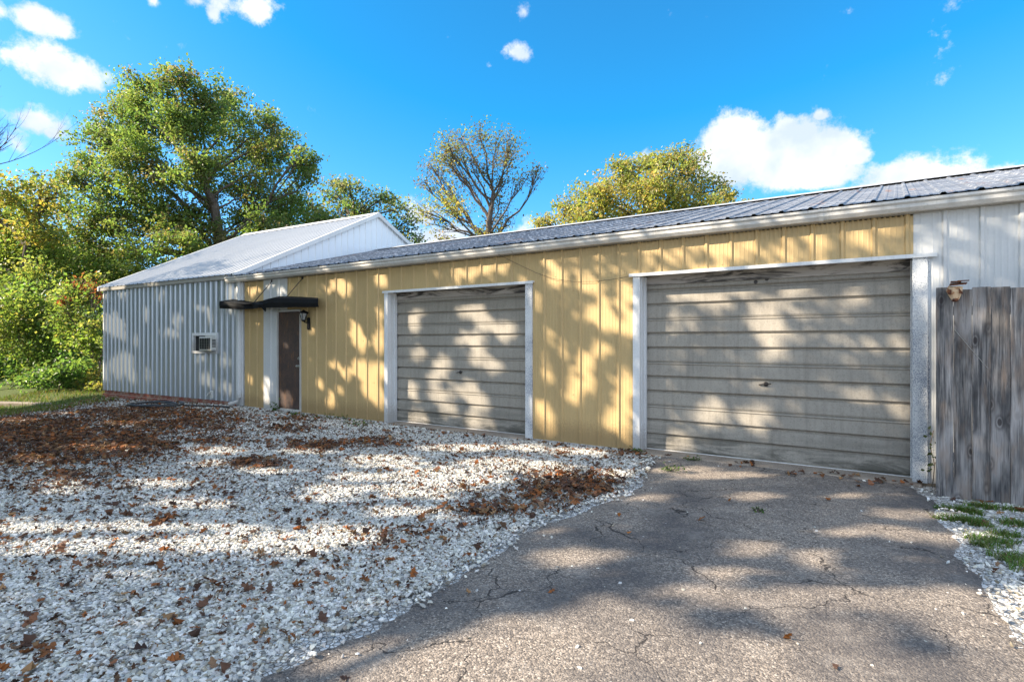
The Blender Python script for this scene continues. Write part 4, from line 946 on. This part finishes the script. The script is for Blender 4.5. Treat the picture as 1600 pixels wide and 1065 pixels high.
# ------------------------------------------------------------------ trees
def pal(*cs): return np.array(cs)
OAK = pal((0.119, 0.175, 0.039), (0.154, 0.203, 0.049), (0.182, 0.210, 0.056), (0.098, 0.147, 0.035), (0.210, 0.175, 0.070), (0.140, 0.196, 0.042))
OAK2 = pal((0.140, 0.168, 0.049), (0.182, 0.168, 0.063), (0.224, 0.182, 0.070), (0.126, 0.168, 0.042))
YEL = pal((0.308, 0.280, 0.049), (0.364, 0.294, 0.049), (0.238, 0.266, 0.056), (0.392, 0.280, 0.056), (0.182, 0.224, 0.042))
LIME = pal((0.168, 0.266, 0.042), (0.224, 0.308, 0.049), (0.140, 0.210, 0.042), (0.280, 0.308, 0.070), (0.126, 0.196, 0.042))
DEEP = pal((0.084, 0.154, 0.035), (0.112, 0.182, 0.042), (0.140, 0.210, 0.042), (0.168, 0.238, 0.056))
RED = pal((0.364, 0.084, 0.049), (0.308, 0.126, 0.056), (0.420, 0.140, 0.063))
RUSTY = pal((0.238, 0.161, 0.063), (0.182, 0.105, 0.070), (0.280, 0.210, 0.070), (0.168, 0.140, 0.063), (0.196, 0.098, 0.077))
PURP = pal((0.140, 0.070, 0.070), (0.182, 0.098, 0.077), (0.168, 0.126, 0.070))
OLIVE = pal((0.210, 0.217, 0.056), (0.266, 0.224, 0.070), (0.168, 0.196, 0.049), (0.308, 0.238, 0.077), (0.196, 0.210, 0.056))
OAK = OAK * np.array([1.06, 1.08, 1.45]); OAK2 = OAK2 * np.array([1.0, 1.15, 1.7]); LIME = LIME * np.array([.92, .85, 1.3]); DEEP = DEEP * np.array([.9, .95, 1.3]); RED = RED * .7; OLIVE = OLIVE * np.array([1.35, 1.35, 1.6])
YEL = YEL * np.array([.80, .90, 1.4]); RUSTY = RUSTY * np.array([.95, 1.3, 1.3]); PURP = PURP * np.array([.95, 1.5, 1.15])

def bez(a, b, sag, n=6):
    a = np.array(a, float); b = np.array(b, float); mid = (a + b) / 2 + np.array(sag)
    t = np.linspace(0, 1, n)[:, None]
    return (1 - t) ** 2 * a + 2 * t * (1 - t) * mid + t ** 2 * b

def make_tree(name, label, cat, group, trunk_pts, trunk_r, lobes, leaf=0.2, twig=0.012, clump_sd=0.30, limb_scale=1.0, up=0.35, part_trunk='trunk', clumps=11, sub=7, hang=0.0, rise=0.5):
    """trunk_pts: 3-D polyline, lobes: list of (centre, radius, leaf count, palette)"""
    tp = [np.array(p, float) for p in trunk_pts]
    base = tp[0]
    E0 = empty(name, tuple(base)); tag(E0, label, cat, group)
    rel = lambda p: np.array(p) - base
    mb = MB()
    nT = len(tp)
    radii = [trunk_r * (1.25 if i == 0 else 1 - 0.55 * i / max(1, nT - 1)) for i in range(nT)]
    mb.tube([rel(p) for p in tp], radii, 9)
    fine = []
    for i in range(nT - 1):
        for t in np.linspace(0, 1, 5, endpoint=False): fine.append((tp[i] + (tp[i + 1] - tp[i]) * t, radii[i] + (radii[i + 1] - radii[i]) * t))
    fine.append((tp[-1], radii[-1]))
    fine = fine[len(fine) // 3:]
    LV, LS, LT = [], [], []
    for c, r, cnt, pl in lobes:
        c = np.array(c, float)
        # limb from the trunk point that gives a natural upward angle
        best = min(fine, key=lambda q: np.linalg.norm(c - q[0]) + 1.6 * max(0, q[0][2] - c[2] + rise * np.linalg.norm((c - q[0])[:2])))
        a, ra = best
        L = np.linalg.norm(c - a)
        r0 = min(ra * 0.75, (0.02 + 0.018 * L + 0.03 * r) * limb_scale)
        path = bez(a, c, np.array([rng.normal(0, .06) * L, rng.normal(0, .06) * L, (0.10 if rise < 1 else -0.06) * L]), 7)
        path[1:-1] += rng.normal(0, 0.02 * L, (5, 3))
        mb.tube([rel(p) for p in path], list(np.linspace(r0, max(twig * 1.5, r0 * 0.3), 7)), 6, cap=False)
        tips = []
        for s in range(sub):
            d = rng.standard_normal(3); d /= np.linalg.norm(d); d[2] = d[2] * 0.75 + 0.2
            tip = c + d * r * rng.uniform(0.6, 1.0)
            st = path[rng.integers(3, 7)]
            sp = bez(st, tip, rng.normal(0, .12 * r, 3), 5)
            mb.tube([rel(p) for p in sp], list(np.linspace(max(twig, r0 * 0.3), twig * 0.6, 5)), 4, cap=False)
            tips.append(sp[3]); tips.append(tip)
            for q in range(2):
                d2 = rng.standard_normal(3); tip2 = sp[rng.integers(2, 5)] + d2 / np.linalg.norm(d2) * r * 0.45
                mb.tube([rel(p) for p in bez(sp[2], tip2, rng.normal(0, .05 * r, 3), 4)], [twig * .7, twig * .6, twig * .5, twig * .35], 3, cap=False)
                tips.append(tip2)
        if cnt <= 0: continue
        # leaf clumps at the twig tips plus some through the volume
        extra = rng.standard_normal((clumps, 3)); extra /= np.linalg.norm(extra, axis=1, keepdims=True)
        extra = c + extra * (r * rng.uniform(0.35, 1.0, (clumps, 1))) * np.array([1, 1, .85])
        cl = np.concatenate([np.array(tips), extra])
        wgt = rng.uniform(0.4, 1.6, len(cl)); wgt /= wgt.sum()
        idx = rng.choice(len(cl), int(cnt), p=wgt)
        pos = cl[idx] + rng.standard_normal((len(idx), 3)) * (clump_sd * r) * np.array([1, 1, .62])
        pos[:, 2] -= hang * r * rng.random(len(idx))
        ctint = pl[rng.integers(0, len(pl), len(cl))] * rng.uniform(0.75, 1.2, (len(cl), 1))
        tint = ctint[idx] * rng.uniform(0.7, 1.3, (len(idx), 1)) * np.stack([rng.uniform(.85, 1.25, len(idx)), np.ones(len(idx)), np.ones(len(idx))], -1)
        LV.append(pos - base); LS.append(leaf * rng.uniform(.6, 1.25, len(idx))); LT.append(tint)
    mb.build(part_trunk, M['bark'], E0, smooth=True)
    if LV:
        v, f, t = leaf_cards(np.concatenate(LV), np.concatenate(LS), np.concatenate(LT), up)
        np_mesh('crown', v, f, M['leaf'], E0, t)
    return E0

def lobes_px(lst, D, cnt, pl, jit=2.0, k=1.0):
    out = []
    for e in lst:
        px, py, r = e[:3]; p = e[3] if len(e) > 3 else pl; dens = e[4] if len(e) > 4 else 1.0
        dj = D + rng.uniform(-jit, jit)
        out.append((at(px, py, dj), r * k * dj / F, int(cnt * dens * (r / 45) ** 2), p))
    return out
def gp(px, D, z=None):
    p = at(px, 532, D); p[2] = float(ground_z(p[0], p[1])) if z is None else z; return p

# big oak behind the grey building
ol = [(270, 138, 36), (235, 150, 40), (205, 172, 40), (320, 160, 42), (368, 178, 36), (300, 195, 48), (255, 205, 50), (410, 200, 34), (445, 222, 34), (474, 243, 26), (478, 275, 24), (425, 255, 38), (370, 228, 46), (180, 205, 40), (155, 222, 34), (205, 240, 45),
      (140, 262, 32), (106, 278, 26), (165, 290, 40), (235, 285, 48), (300, 268, 45), (345, 290, 42), (395, 300, 40), (440, 318, 36), (110, 318, 36), (135, 350, 42), (190, 345, 46), (250, 345, 46), (300, 345, 40), (380, 345, 38), (425, 360, 36),
      (150, 400, 44), (215, 400, 44), (275, 395, 40), (110, 390, 42), (180, 445, 40), (330, 385, 36)]
b = gp(345, 34)
make_tree('oak_tree', 'big spreading green oak rising behind the grey metal building', 'tree', None,
          [b, at(343, 430, 34), at(342, 370, 34), at(335, 320, 33.5), at(310, 270, 34)], 0.42, lobes_px(ol, 34, 2600, OAK, 3.2), 0.20, 0.016, 0.21, 0.6, rise=0.75)
# lower oaks right of it
make_tree('oak_tree', 'dull green broad tree just beyond the peak of the white gable roof', 'tree', 'trees behind the buildings',
          [gp(560, 42), at(560, 400, 42), at(555, 340, 42)], 0.34, lobes_px([(520, 300, 26), (545, 292, 22), (570, 320, 30), (530, 335, 32), (600, 312, 22), (622, 325, 22), (640, 345, 18), (600, 350, 30), (560, 365, 30), (640, 372, 22), (655, 395, 20), (500, 340, 26)], 42, 1500, OAK2, 2), 0.26, 0.02)
make_tree('oak_tree', 'dark green dense tree filling the gap between big oak and white roof ridge', 'tree', 'trees behind the buildings',
          [gp(455, 38), at(455, 420, 38), at(450, 370, 38)], 0.3, lobes_px([(430, 340, 34, DEEP), (465, 320, 30), (490, 345, 30), (440, 375, 36, DEEP), (480, 380, 32), (400, 385, 32, DEEP)], 38, 1900, OAK, 2), 0.25, 0.02)
# sparse autumn tree
sp = [(690, 240, 26, RUSTY, 1.0), (675, 262, 20, RUSTY, 1.0), (700, 225, 22, RUSTY, .9), (720, 215, 24, RUSTY, .55), (748, 208, 24, PURP, .6), (775, 225, 26, PURP, .6), (805, 222, 22, PURP, .6), (800, 250, 26, PURP, .6), (840, 265, 16, PURP, .6), (822, 280, 20, PURP, .5), (790, 280, 26, PURP, .55),
      (735, 250, 26, RUSTY, .4), (760, 262, 24, PURP, .6), (712, 262, 24, RUSTY, .5), (665, 285, 18, RUSTY, .7), (700, 290, 24, RUSTY, .6), (735, 292, 24, RUSTY, .35), (690, 325, 28, OLIVE, .9), (712, 330, 24, OLIVE, .9), (660, 330, 20, OLIVE, .7), (680, 350, 22, OLIVE, .5), (780, 315, 22, PURP, .6), (790, 345, 22, PURP, .6), (765, 365, 24, OLIVE, 1.2), (745, 372, 18, OLIVE, 1.2), (690, 375, 16, RUSTY, .6)]
make_tree('autumn_tree', 'half-bare autumn tree with thin rusty leaves against blue sky', 'tree', None,
          [gp(762, 30), at(763, 400, 30), at(764, 345, 30), at(768, 322, 30), at(771, 300, 30)], 0.22, lobes_px(sp, 30, 1500, RUSTY, 1.5), 0.145, 0.011, 0.30, 0.65, sub=12, rise=1.3)
# right-hand rounded tree
rt = [(850, 345, 20), (880, 335, 26), (905, 318, 26), (930, 300, 28), (960, 280, 28), (985, 265, 26), (1010, 255, 26), (1040, 250, 26), (1070, 240, 20), (1085, 252, 18), (1070, 270, 28), (1035, 280, 32), (1000, 295, 32), (960, 315, 32), (925, 335, 30), (1090, 290, 26), (1060, 305, 30), (1020, 325, 32), (1115, 298, 22), (1135, 305, 18), (1110, 320, 26), (1080, 335, 30), (975, 345, 32), (900, 355, 28), (1140, 325, 16)]
make_tree('broad_tree', 'rounded olive-gold tree beyond the garage roof under the large cloud', 'tree', None,
          [gp(1010, 27), at(1010, 380, 27), at(1010, 310, 27)], 0.32, lobes_px(rt, 27, 2200, OLIVE, 2), 0.165, 0.014, 0.28)
make_tree('broad_tree', 'small golden treetop peeking over the garage roof', 'tree', 'trees behind the buildings',
          [gp(1168, 40), at(1168, 380, 40), at(1168, 335, 40)], 0.2, lobes_px([(1165, 322, 14), (1150, 330, 14), (1182, 330, 13), (1170, 345, 22)], 40, 1500, OLIVE, .6), 0.24, 0.016)
# yellowing trees at the left margin
yl = [(18, 300, 34, YEL), (55, 315, 30, YEL), (88, 300, 26, YEL, .35), (70, 285, 22, YEL, .35), (20, 350, 44, YEL), (70, 355, 40, YEL), (-20, 330, 50, YEL), (30, 400, 46, LIME), (85, 405, 42, LIME), (-15, 400, 50, LIME), (60, 440, 40, LIME)]
make_tree('yellow_tree', 'yellowing tree at the left margin beside the big oak', 'tree', None,
          [gp(30, 29), at(32, 440, 29), at(45, 370, 29), at(60, 320, 29)], 0.22, lobes_px(yl, 29, 1700, YEL, 2), 0.2, 0.013, 0.3)
make_tree('leafy_tree', 'dark leafy tree in the shade between yellow tree and grey building', 'tree', 'trees behind the buildings',
          [gp(120, 40), at(120, 470, 40), at(125, 420, 40)], 0.25, lobes_px([(60, 400, 60, OAK), (110, 430, 60, OAK), (160, 440, 50, OAK), (20, 450, 60, OAK), (-30, 440, 60, OAK), (110, 500, 60, DEEP), (40, 510, 60, DEEP), (-30, 510, 60, DEEP), (150, 520, 50, DEEP)], 40, 2000, OAK, 3), 0.3, 0.02)
# shrubs by the corner of the grey building
def shrub(label, px, D, lst, pl, cnt, leaf, group='shrubs along the left verge'):
    b0 = gp(px, D)
    make_tree('shrub', label, 'shrub', group, [b0, b0 + np.array([.05, .05, .5]), b0 + np.array([-.05, .1, 1.0])], 0.07, lobes_px(lst, D, cnt, pl, 1.0), leaf, 0.008, 0.32, 0.7, 0.6, 'stem', 10, 6)
shrub('tall lime-green shrub with reddish leaf sprays touching the grey building', 140, 21.0, [(140, 470, 32), (150, 505, 28), (118, 455, 30), (100, 485, 32), (146, 540, 26), (120, 525, 36), (126, 440, 18, RED, .7), (150, 455, 14, RED, .6), (150, 448, 14, RED, .6), (100, 472, 12, RED, .6), (108, 498, 10, RED, .6), (150, 435, 14, YEL)], LIME, 1250, 0.15)
shrub('big round green shrub with dark hollow beneath at the left margin', 40, 22.5, [(20, 480, 42), (60, 490, 40), (85, 520, 36), (35, 530, 44), (0, 540, 36), (70, 555, 36), (55, 585, 30), (85, 590, 26), (-20, 500, 45)], LIME, 1250, 0.16)
shrub('low dark green shrub spreading above the grass verge', 95, 20.3, [(95, 580, 30, DEEP), (120, 590, 28, DEEP), (65, 595, 26), (100, 605, 24), (40, 600, 22), (130, 570, 26), (75, 612, 18)], DEEP, 1500, 0.15)
shrub('thin yellow-green sapling shrub against the corner of the grey building', 152, 19.8, [(150, 585, 16, YEL), (156, 560, 14), (148, 608, 14, YEL), (140, 620, 12, YEL), (158, 535, 12), (135, 600, 14, YEL)], LIME, 1500, 0.12)
shrub('shadowed shrub far behind the left verge', 0, 26, [(-20, 560, 50), (30, 570, 50), (80, 565, 50), (120, 560, 45), (0, 610, 40), (60, 615, 40)], DEEP, 1300, 0.2)

# bare tree reaching in from the left margin
Bt = empty('bare_tree', tuple(gp(-260, 15))); tag(Bt, 'leafless tree whose dark twigs reach in at the left edge of the sky', 'tree')
bb = np.array(Bt.location); mb = MB()
tr = [gp(-260, 15), at(-262, 420, 15), at(-250, 330, 15), at(-240, 250, 15), at(-225, 120, 15)]
mb.tube([p - bb for p in tr], [.24, .18, .15, .12, .05], 8)
def twigs(a, b, r, lvl, up):
    L = np.linalg.norm(b - a)
    path = bez(a, b, np.array([0, 0, -0.10 * L]) + rng.normal(0, .03 * L, 3), 7)
    mb.tube([p - bb for p in path], list(np.linspace(r, r * 0.35, 7)), 5 if lvl < 2 else 3, cap=False)
    if lvl >= 3: return
    for k in range((7, 6, 3)[lvl]):
        t = rng.uniform(0.3, 0.97); i = int(t * 6); st = path[i] + (path[min(6, i + 1)] - path[i]) * (t * 6 - i)
        d = (path[-1] - path[-3]); d /= np.linalg.norm(d)
        d = d * 0.75 + np.array([0, 0, 0.40 * up]) + rng.normal(0, .28, 3); d /= np.linalg.norm(d)
        twigs(st, st + d * L * rng.uniform(0.28, 0.5), r * 0.5 * (1 - .4 * t), lvl + 1, up)
for pa, pb, r in (((-240, 265), (-20, 205), .055), ((-250, 300), (-8, 240), .055), ((-250, 330), (-15, 255), .045), ((-240, 240), (-50, 200), .045), ((-256, 360), (-60, 300), .045), ((-245, 280), (-25, 266), .04)):
    twigs(at(*pa, 15), at(*pb, 15 + rng.uniform(-.8, .8)), r, 0, 1.0)
mb.build('trunk', M['bark'], Bt, smooth=True)

# ------------------------------------------------------------------ the yard's shade trees (left of and behind the photographer): their crowns break the sun on wall and yard
def par_d(cx, cy, hx, hy, ex, ey, x, y):
    det = hx * ey - hy * ex
    a = ((x - cx) * ey - (y - cy) * ex) / det; b_ = (-(x - cx) * hy + (y - cy) * hx) / det
    return np.sqrt(a * a + b_ * b_)
def sunlit(P, kind):
    d = np.full(len(P), 9.0)
    if kind == 'g':
        for e in LIT_G: d = np.minimum(d, par_d(*e, P[:, 0], P[:, 1]))
    else:
        for (cx, cz, rx, rz) in (LIT_W if kind == 'w' else LIT_F):
            d = np.minimum(d, np.sqrt(((P[:, 0] - cx) / rx) ** 2 + ((P[:, 2] - cz) / rz) ** 2))
    return d
def shadow_clear(path):
    """share of a branch whose shadow would fall into the open sunny gaps"""
    pts_ = np.concatenate([path[:-1] + (path[1:] - path[:-1]) * t for t in np.linspace(0, 1, 5)])
    t = pts_[:, 2] / TOSUN[2]; hit = pts_ - TOSUN * t[:, None]
    kind = hit[:, 1] > 0
    tw = pts_[:, 1] / TOSUN[1]; hw = pts_ - TOSUN * tw[:, None]
    dz = cam_depth(hit[:, 0], hit[:, 1]); ss = (hit[:, 0] - CAM[0]) * RT[0] + (hit[:, 1] - CAM[1]) * RT[1]
    op = (sunlit(hit, 'g') < 1.2) | ((dz < 3.4) & (ss > -0.3 * dz) & (dz > 0))
    ow = sunlit(hw, 'w') < 1.1
    return np.mean(np.where(kind, ow, op))
NS = 150000
acc = []
for kind, n in (('g', int(NS * .50)), ('w', int(NS * .34)), ('f', int(NS * .05)), ('r', int(NS * .11))):
    P = np.zeros((n, 3))
    if kind == 'g': P[:, 0] = rng.uniform(-21, 3.2, n); P[:, 1] = rng.uniform(-7.8, 0, n)
    elif kind == 'w': P[:, 0] = rng.uniform(-20, 3.0, n); P[:, 2] = rng.uniform(0, 3.05, n)
    elif kind == 'f': P[:, 0] = rng.uniform(.2, 3.0, n); P[:, 1] = -.45; P[:, 2] = rng.uniform(0, 2.1, n)
    else: P[:, 0] = rng.uniform(-20, 3.0, n); P[:, 1] = rng.uniform(0, 5, n); P[:, 2] = 3.05 + .27 * P[:, 1]
    if kind == 'w': P = P[~((P[:, 0] > .33) & (P[:, 2] < 2.0))]
    if kind == 'r':
        keep = vnoise(P[:, 0] * 0.6 + P[:, 1] * .5, P[:, 1] * 1.2 - P[:, 0] * .3, 0.8, 77) > 0.62
    else:
        d = sunlit(P, kind)
        keep = d > LITK[kind] * (1.0 + 0.18 * rng.standard_normal(len(P)))
        if kind == 'g':   # open gap in the canopy over the near asphalt
            dz = cam_depth(P[:, 0], P[:, 1]); ss = (P[:, 0] - CAM[0]) * RT[0] + (P[:, 1] - CAM[1]) * RT[1]
            keep &= ~((dz < 3.10 + 0.42 * np.clip((ss / np.maximum(dz, .1) - .05) / .28, -.4, 1) + 0.3 * (vnoise(P[:, 0], P[:, 1], 2.2, 91) - 0.45)) & (ss > -0.27 * dz - 0.1))
    acc.append(P[keep])
for cx, cy, rx, ry in ((-0.62, -4.30, .16, .10), (-0.05, -3.88, .17, .10), (-1.02, -4.28, .20, .10), (0.12, -4.0, .10, .06)):   # small loose sprays over the sunny near asphalt
    acc.append(np.stack([rng.normal(cx, rx, 14), rng.normal(cy, ry, 14), np.zeros(14)], -1))
P = np.concatenate(acc)
h = rng.uniform(5.5, 9.5, len(P)) + 1.0 * np.sin(P[:, 0] * .7) * np.cos(P[:, 1] * .8)
tt_ = (h - P[:, 2]) / TOSUN[2]
Q = P + TOSUN * tt_[:, None]
qd = cam_depth(Q[:, 0], Q[:, 1]); qs = (Q[:, 0] - CAM[0]) * RT[0] + (Q[:, 1] - CAM[1]) * RT[1]
vis = (qd > 0.1) & (qs / np.maximum(qd, .1) > -0.96)
Q = Q[~vis]
print('shade leaves', len(Q))
stems = [np.array([-9.5, -15.5]), np.array([-15.5, -14.2]), np.array([-22.0, -13.6]), np.array([-28.0, -12.2]), np.array([-17.5, -10.4])]
near = np.argmin(np.stack([np.hypot(Q[:, 0] - s[0], Q[:, 1] - s[1]) for s in stems], 1), 1)
lab = ['broad oak nearest behind the photographer shading the asphalt', 'tall oak shading the white gravel yard', 'oak shading the front of the grey building', 'outermost oak on the far left shading the leaf litter', 'slim oak standing at the left edge of the gravel']
for i, s in enumerate(stems):
    q = Q[near == i]
    if len(q) < 50: continue
    b0 = np.array([s[0], s[1], float(ground_z(*s))])
    E0 = empty('shade_tree', tuple(b0)); tag(E0, lab[i], 'tree', 'shade trees beside the yard')
    mb = MB(); topz = np.percentile(q[:, 2], 75)
    trunk = [b0, b0 + np.array([.1, .1, 2.0]), b0 + np.array([.0, .3, 4.0]), b0 + np.array([.2, .1, topz - b0[2]])]
    mb.tube([p - b0 for p in trunk], [.30, .22, .19, .06], 9)
    for k in range(16):
        for tries in range(30):
            e = q[rng.integers(0, len(q))]; st = trunk[1] + (trunk[3] - trunk[1]) * rng.uniform(.3, .85)
            pth = bez(st, e, np.array([0, 0, .5]) + rng.normal(0, .3, 3), 7)
            if shadow_clear(pth) < 0.12: break
        else: continue
        mb.tube([p - b0 for p in pth], list(np.linspace(.075, .02, 7)), 5, cap=False)
        for j in range(5):
            e2 = pth[rng.integers(3, 7)] + rng.normal(0, .9, 3); p2 = bez(pth[rng.integers(2, 6)], e2, rng.normal(0, .15, 3), 4)
            if shadow_clear(p2) > 0.1: continue
            mb.tube([p - b0 for p in p2], [.022, .018, .013, .008], 4, cap=False)
    mb.build('trunk', M['bark'], E0, smooth=True)
    tint = OAK[rng.integers(0, len(OAK), len(q))] * rng.uniform(.7, 1.3, (len(q), 1))
    v, f, t = leaf_cards(q - b0, rng.uniform(.09, .22, len(q)), tint, 0.3, 0.75)
    np_mesh('crown', v, f, M['leaf'], E0, t)

# the wood across the lane, out beyond the yard on the photographer's left
n = 26000; t_ = rng.random(n)
wx_ = -62 + 34 * t_ + rng.normal(0, 2.5, n); wy_ = -9 - 32 * t_ ** 1.3 + rng.normal(0, 2.5, n)
hz_ = 6.5 + 3.5 * vnoise(wx_, wy_, 0.22, 61); wz_ = hz_ * rng.random(n) ** 0.8 - 0.2
v, f, t = leaf_cards(np.stack([wx_, wy_, wz_], -1), rng.uniform(.5, .95, n), OAK[rng.integers(0, len(OAK), n)] * rng.uniform(.6, 1.2, (n, 1)), 0.3, 0.7)
tag(np_mesh('woodland', v, f, M['leaf'], tint=t), 'dense green wood across the lane beyond the yard', 'woodland', kind='stuff')

# ------------------------------------------------------------------ sky and sun
w = bpy.data.worlds.new('World'); sc.world = w; w.use_nodes = True
nt = w.node_tree; nn = nt.nodes; nn.clear()
def N(t, **kw):
    x = nn.new('ShaderNode' + t)
    for k_, v_ in kw.items(): setattr(x, k_, v_)
    return x
def lk(a, b_): nt.links.new(a, b_)
def mth(op, a, b_=0.0, clamp=False):
    x = N('Math', operation=op, use_clamp=clamp)
    for s, v_ in ((x.inputs[0], a), (x.inputs[1], b_)):
        if hasattr(v_, 'is_output'): lk(v_, s)
        else: s.default_value = v_
    return x.outputs[0]
out = N('OutputWorld'); bg = N('Background')
sky = N('TexSky', sky_type='NISHITA'); sky.sun_disc = False; sky.sun_elevation = SUN_EL; sky.sun_rotation = math.atan2(TOSUN[0], TOSUN[1]) % (2 * math.pi)
sky.air_density = 1.0; sky.dust_density = 0.6; sky.ozone_density = 1.6
tc = N('TexCoord'); sep = N('SeparateXYZ'); lk(tc.outputs['Generated'], sep.inputs[0])
az = mth('ARCTAN2', sep.outputs[0], sep.outputs[1]); el = mth('ARCSINE', sep.outputs[2])
comb = N('CombineXYZ'); lk(az, comb.inputs[0]); lk(el, comb.inputs[1])
nz = N('TexNoise'); nz.inputs['Scale'].default_value = 15; nz.inputs['Detail'].default_value = 10; nz.inputs['Roughness'].default_value = 0.66; lk(tc.outputs['Generated'], nz.inputs['Vector'])
nz2 = N('TexNoise'); nz2.inputs['Scale'].default_value = 9; nz2.inputs['Detail'].default_value = 5; lk(tc.outputs['Generated'], nz2.inputs['Vector'])
def azel(px, py):
    d = ray(px, py); L = math.sqrt(sum(q * q for q in d)); return math.atan2(d[0], d[1]), math.asin(d[2] / L)
val = None; low = None
for (px, py, rx, ry, s) in CLOUDS:
    a0, e0 = azel(px, py); a1, e1 = azel(px + rx, py); a2, e2 = azel(px, py - ry)
    sb = N('VectorMath', operation='SUBTRACT'); lk(comb.outputs[0], sb.inputs[0]); sb.inputs[1].default_value = (a0, e0, 0)
    dv = N('VectorMath', operation='MULTIPLY'); lk(sb.outputs[0], dv.inputs[0]); dv.inputs[1].default_value = (1 / abs(a1 - a0), 1 / abs(e2 - e0), 0)
    ln = N('VectorMath', operation='LENGTH'); lk(dv.outputs[0], ln.inputs[0])
    g1 = mth('MULTIPLY', mth('SUBTRACT', 1.0, ln.outputs['Value']), s)
    val = g1 if val is None else mth('MAXIMUM', val, g1)
# unseen clouds added as fill light: behind the photographer, to the right and overhead
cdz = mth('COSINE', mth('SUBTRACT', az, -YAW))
fill_bank = mth('MAXIMUM', mth('MULTIPLY', mth('SUBTRACT', 0.45, cdz), 0.9), mth('MULTIPLY', mth('SUBTRACT', el, 1.12), 1.0))
val = mth('MAXIMUM', val, fill_bank)
nsh = mth('MULTIPLY', mth('SUBTRACT', nz.outputs['Fac'], 0.5), 2.9)
dens = mth('ADD', mth('MINIMUM', val, 0.85), nsh)
mr = N('MapRange', interpolation_type='SMOOTHSTEP'); mr.inputs['From Min'].default_value = 0.0; mr.inputs['From Max'].default_value = 0.6; lk(dens, mr.inputs['Value'])
mk_ = mth('MULTIPLY', mr.outputs[0], mth('GREATER_THAN', val, -0.8))
# sky colour: deep clear-day blue
tint = N('Mix', data_type='RGBA', blend_type='MULTIPLY'); tint.inputs[0].default_value = 1.0; lk(sky.outputs[0], tint.inputs[6]); tint.inputs[7].default_value = SKYTINT
sr = N('SeparateColor'); lk(tint.outputs[2], sr.inputs[0]); cr_ = N('CombineColor')
lk(mth('MAXIMUM', mth('MULTIPLY', mth('SUBTRACT', sr.outputs[0], 0.44), 1.4), 0.12), cr_.inputs[0]); lk(sr.outputs[1], cr_.inputs[1]); lk(sr.outputs[2], cr_.inputs[2])
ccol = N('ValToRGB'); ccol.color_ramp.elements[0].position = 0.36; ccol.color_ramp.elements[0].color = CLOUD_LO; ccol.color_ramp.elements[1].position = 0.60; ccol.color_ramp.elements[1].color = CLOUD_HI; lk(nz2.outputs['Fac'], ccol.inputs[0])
cs = N('VectorMath', operation='SCALE'); lk(ccol.outputs[0], cs.inputs[0]); lk(mth('MULTIPLY', mth('ADD', 1.0, mth('MULTIPLY', mth('MULTIPLY', fill_bank, 2.0, True), 0.30)), CLOUD_GAIN), cs.inputs['Scale'])
cb = N('Mix', data_type='RGBA', blend_type='MULTIPLY'); lk(mth('MULTIPLY', fill_bank, 2.0, True), cb.inputs[0]); lk(cs.outputs[0], cb.inputs[6]); cb.inputs[7].default_value = (0.84, 0.99, 1.20, 1)  # added fill clouds get a bluish cast
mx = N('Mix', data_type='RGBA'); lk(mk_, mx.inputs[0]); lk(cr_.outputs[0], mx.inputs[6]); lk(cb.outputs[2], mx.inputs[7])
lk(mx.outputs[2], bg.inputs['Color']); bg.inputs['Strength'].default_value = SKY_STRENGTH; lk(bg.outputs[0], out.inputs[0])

sl = bpy.data.lights.new('sun', 'SUN'); sl.energy = SUN_STRENGTH; sl.angle = R(0.55); sl.color = (1.0, 0.87, 0.69)
so = bpy.data.objects.new('sun', sl); COL.objects.link(so)
so.rotation_euler = Vector(-TOSUN).to_track_quat('-Z', 'Y').to_euler(); so.location = (-20, -15, 25)

cd = bpy.data.cameras.new('camera'); cd.sensor_fit = 'HORIZONTAL'; cd.sensor_width = 36; cd.lens = F / 1600 * 36; cd.clip_end = 3000; cd.clip_start = 0.05
co = bpy.data.objects.new('camera', cd); COL.objects.link(co); co.location = CAM; co.rotation_euler = (R(90), 0, YAW)
sc.camera = co
sc.view_settings.view_transform = 'Standard'; sc.view_settings.look = 'None'; sc.view_settings.exposure = EXPOSURE; sc.view_settings.gamma = 1.0
sc.render.engine = 'CYCLES'; sc.cycles.use_denoising = True; sc.cycles.max_bounces = 6; sc.cycles.diffuse_bounces = 3; sc.cycles.transparent_max_bounces = 4
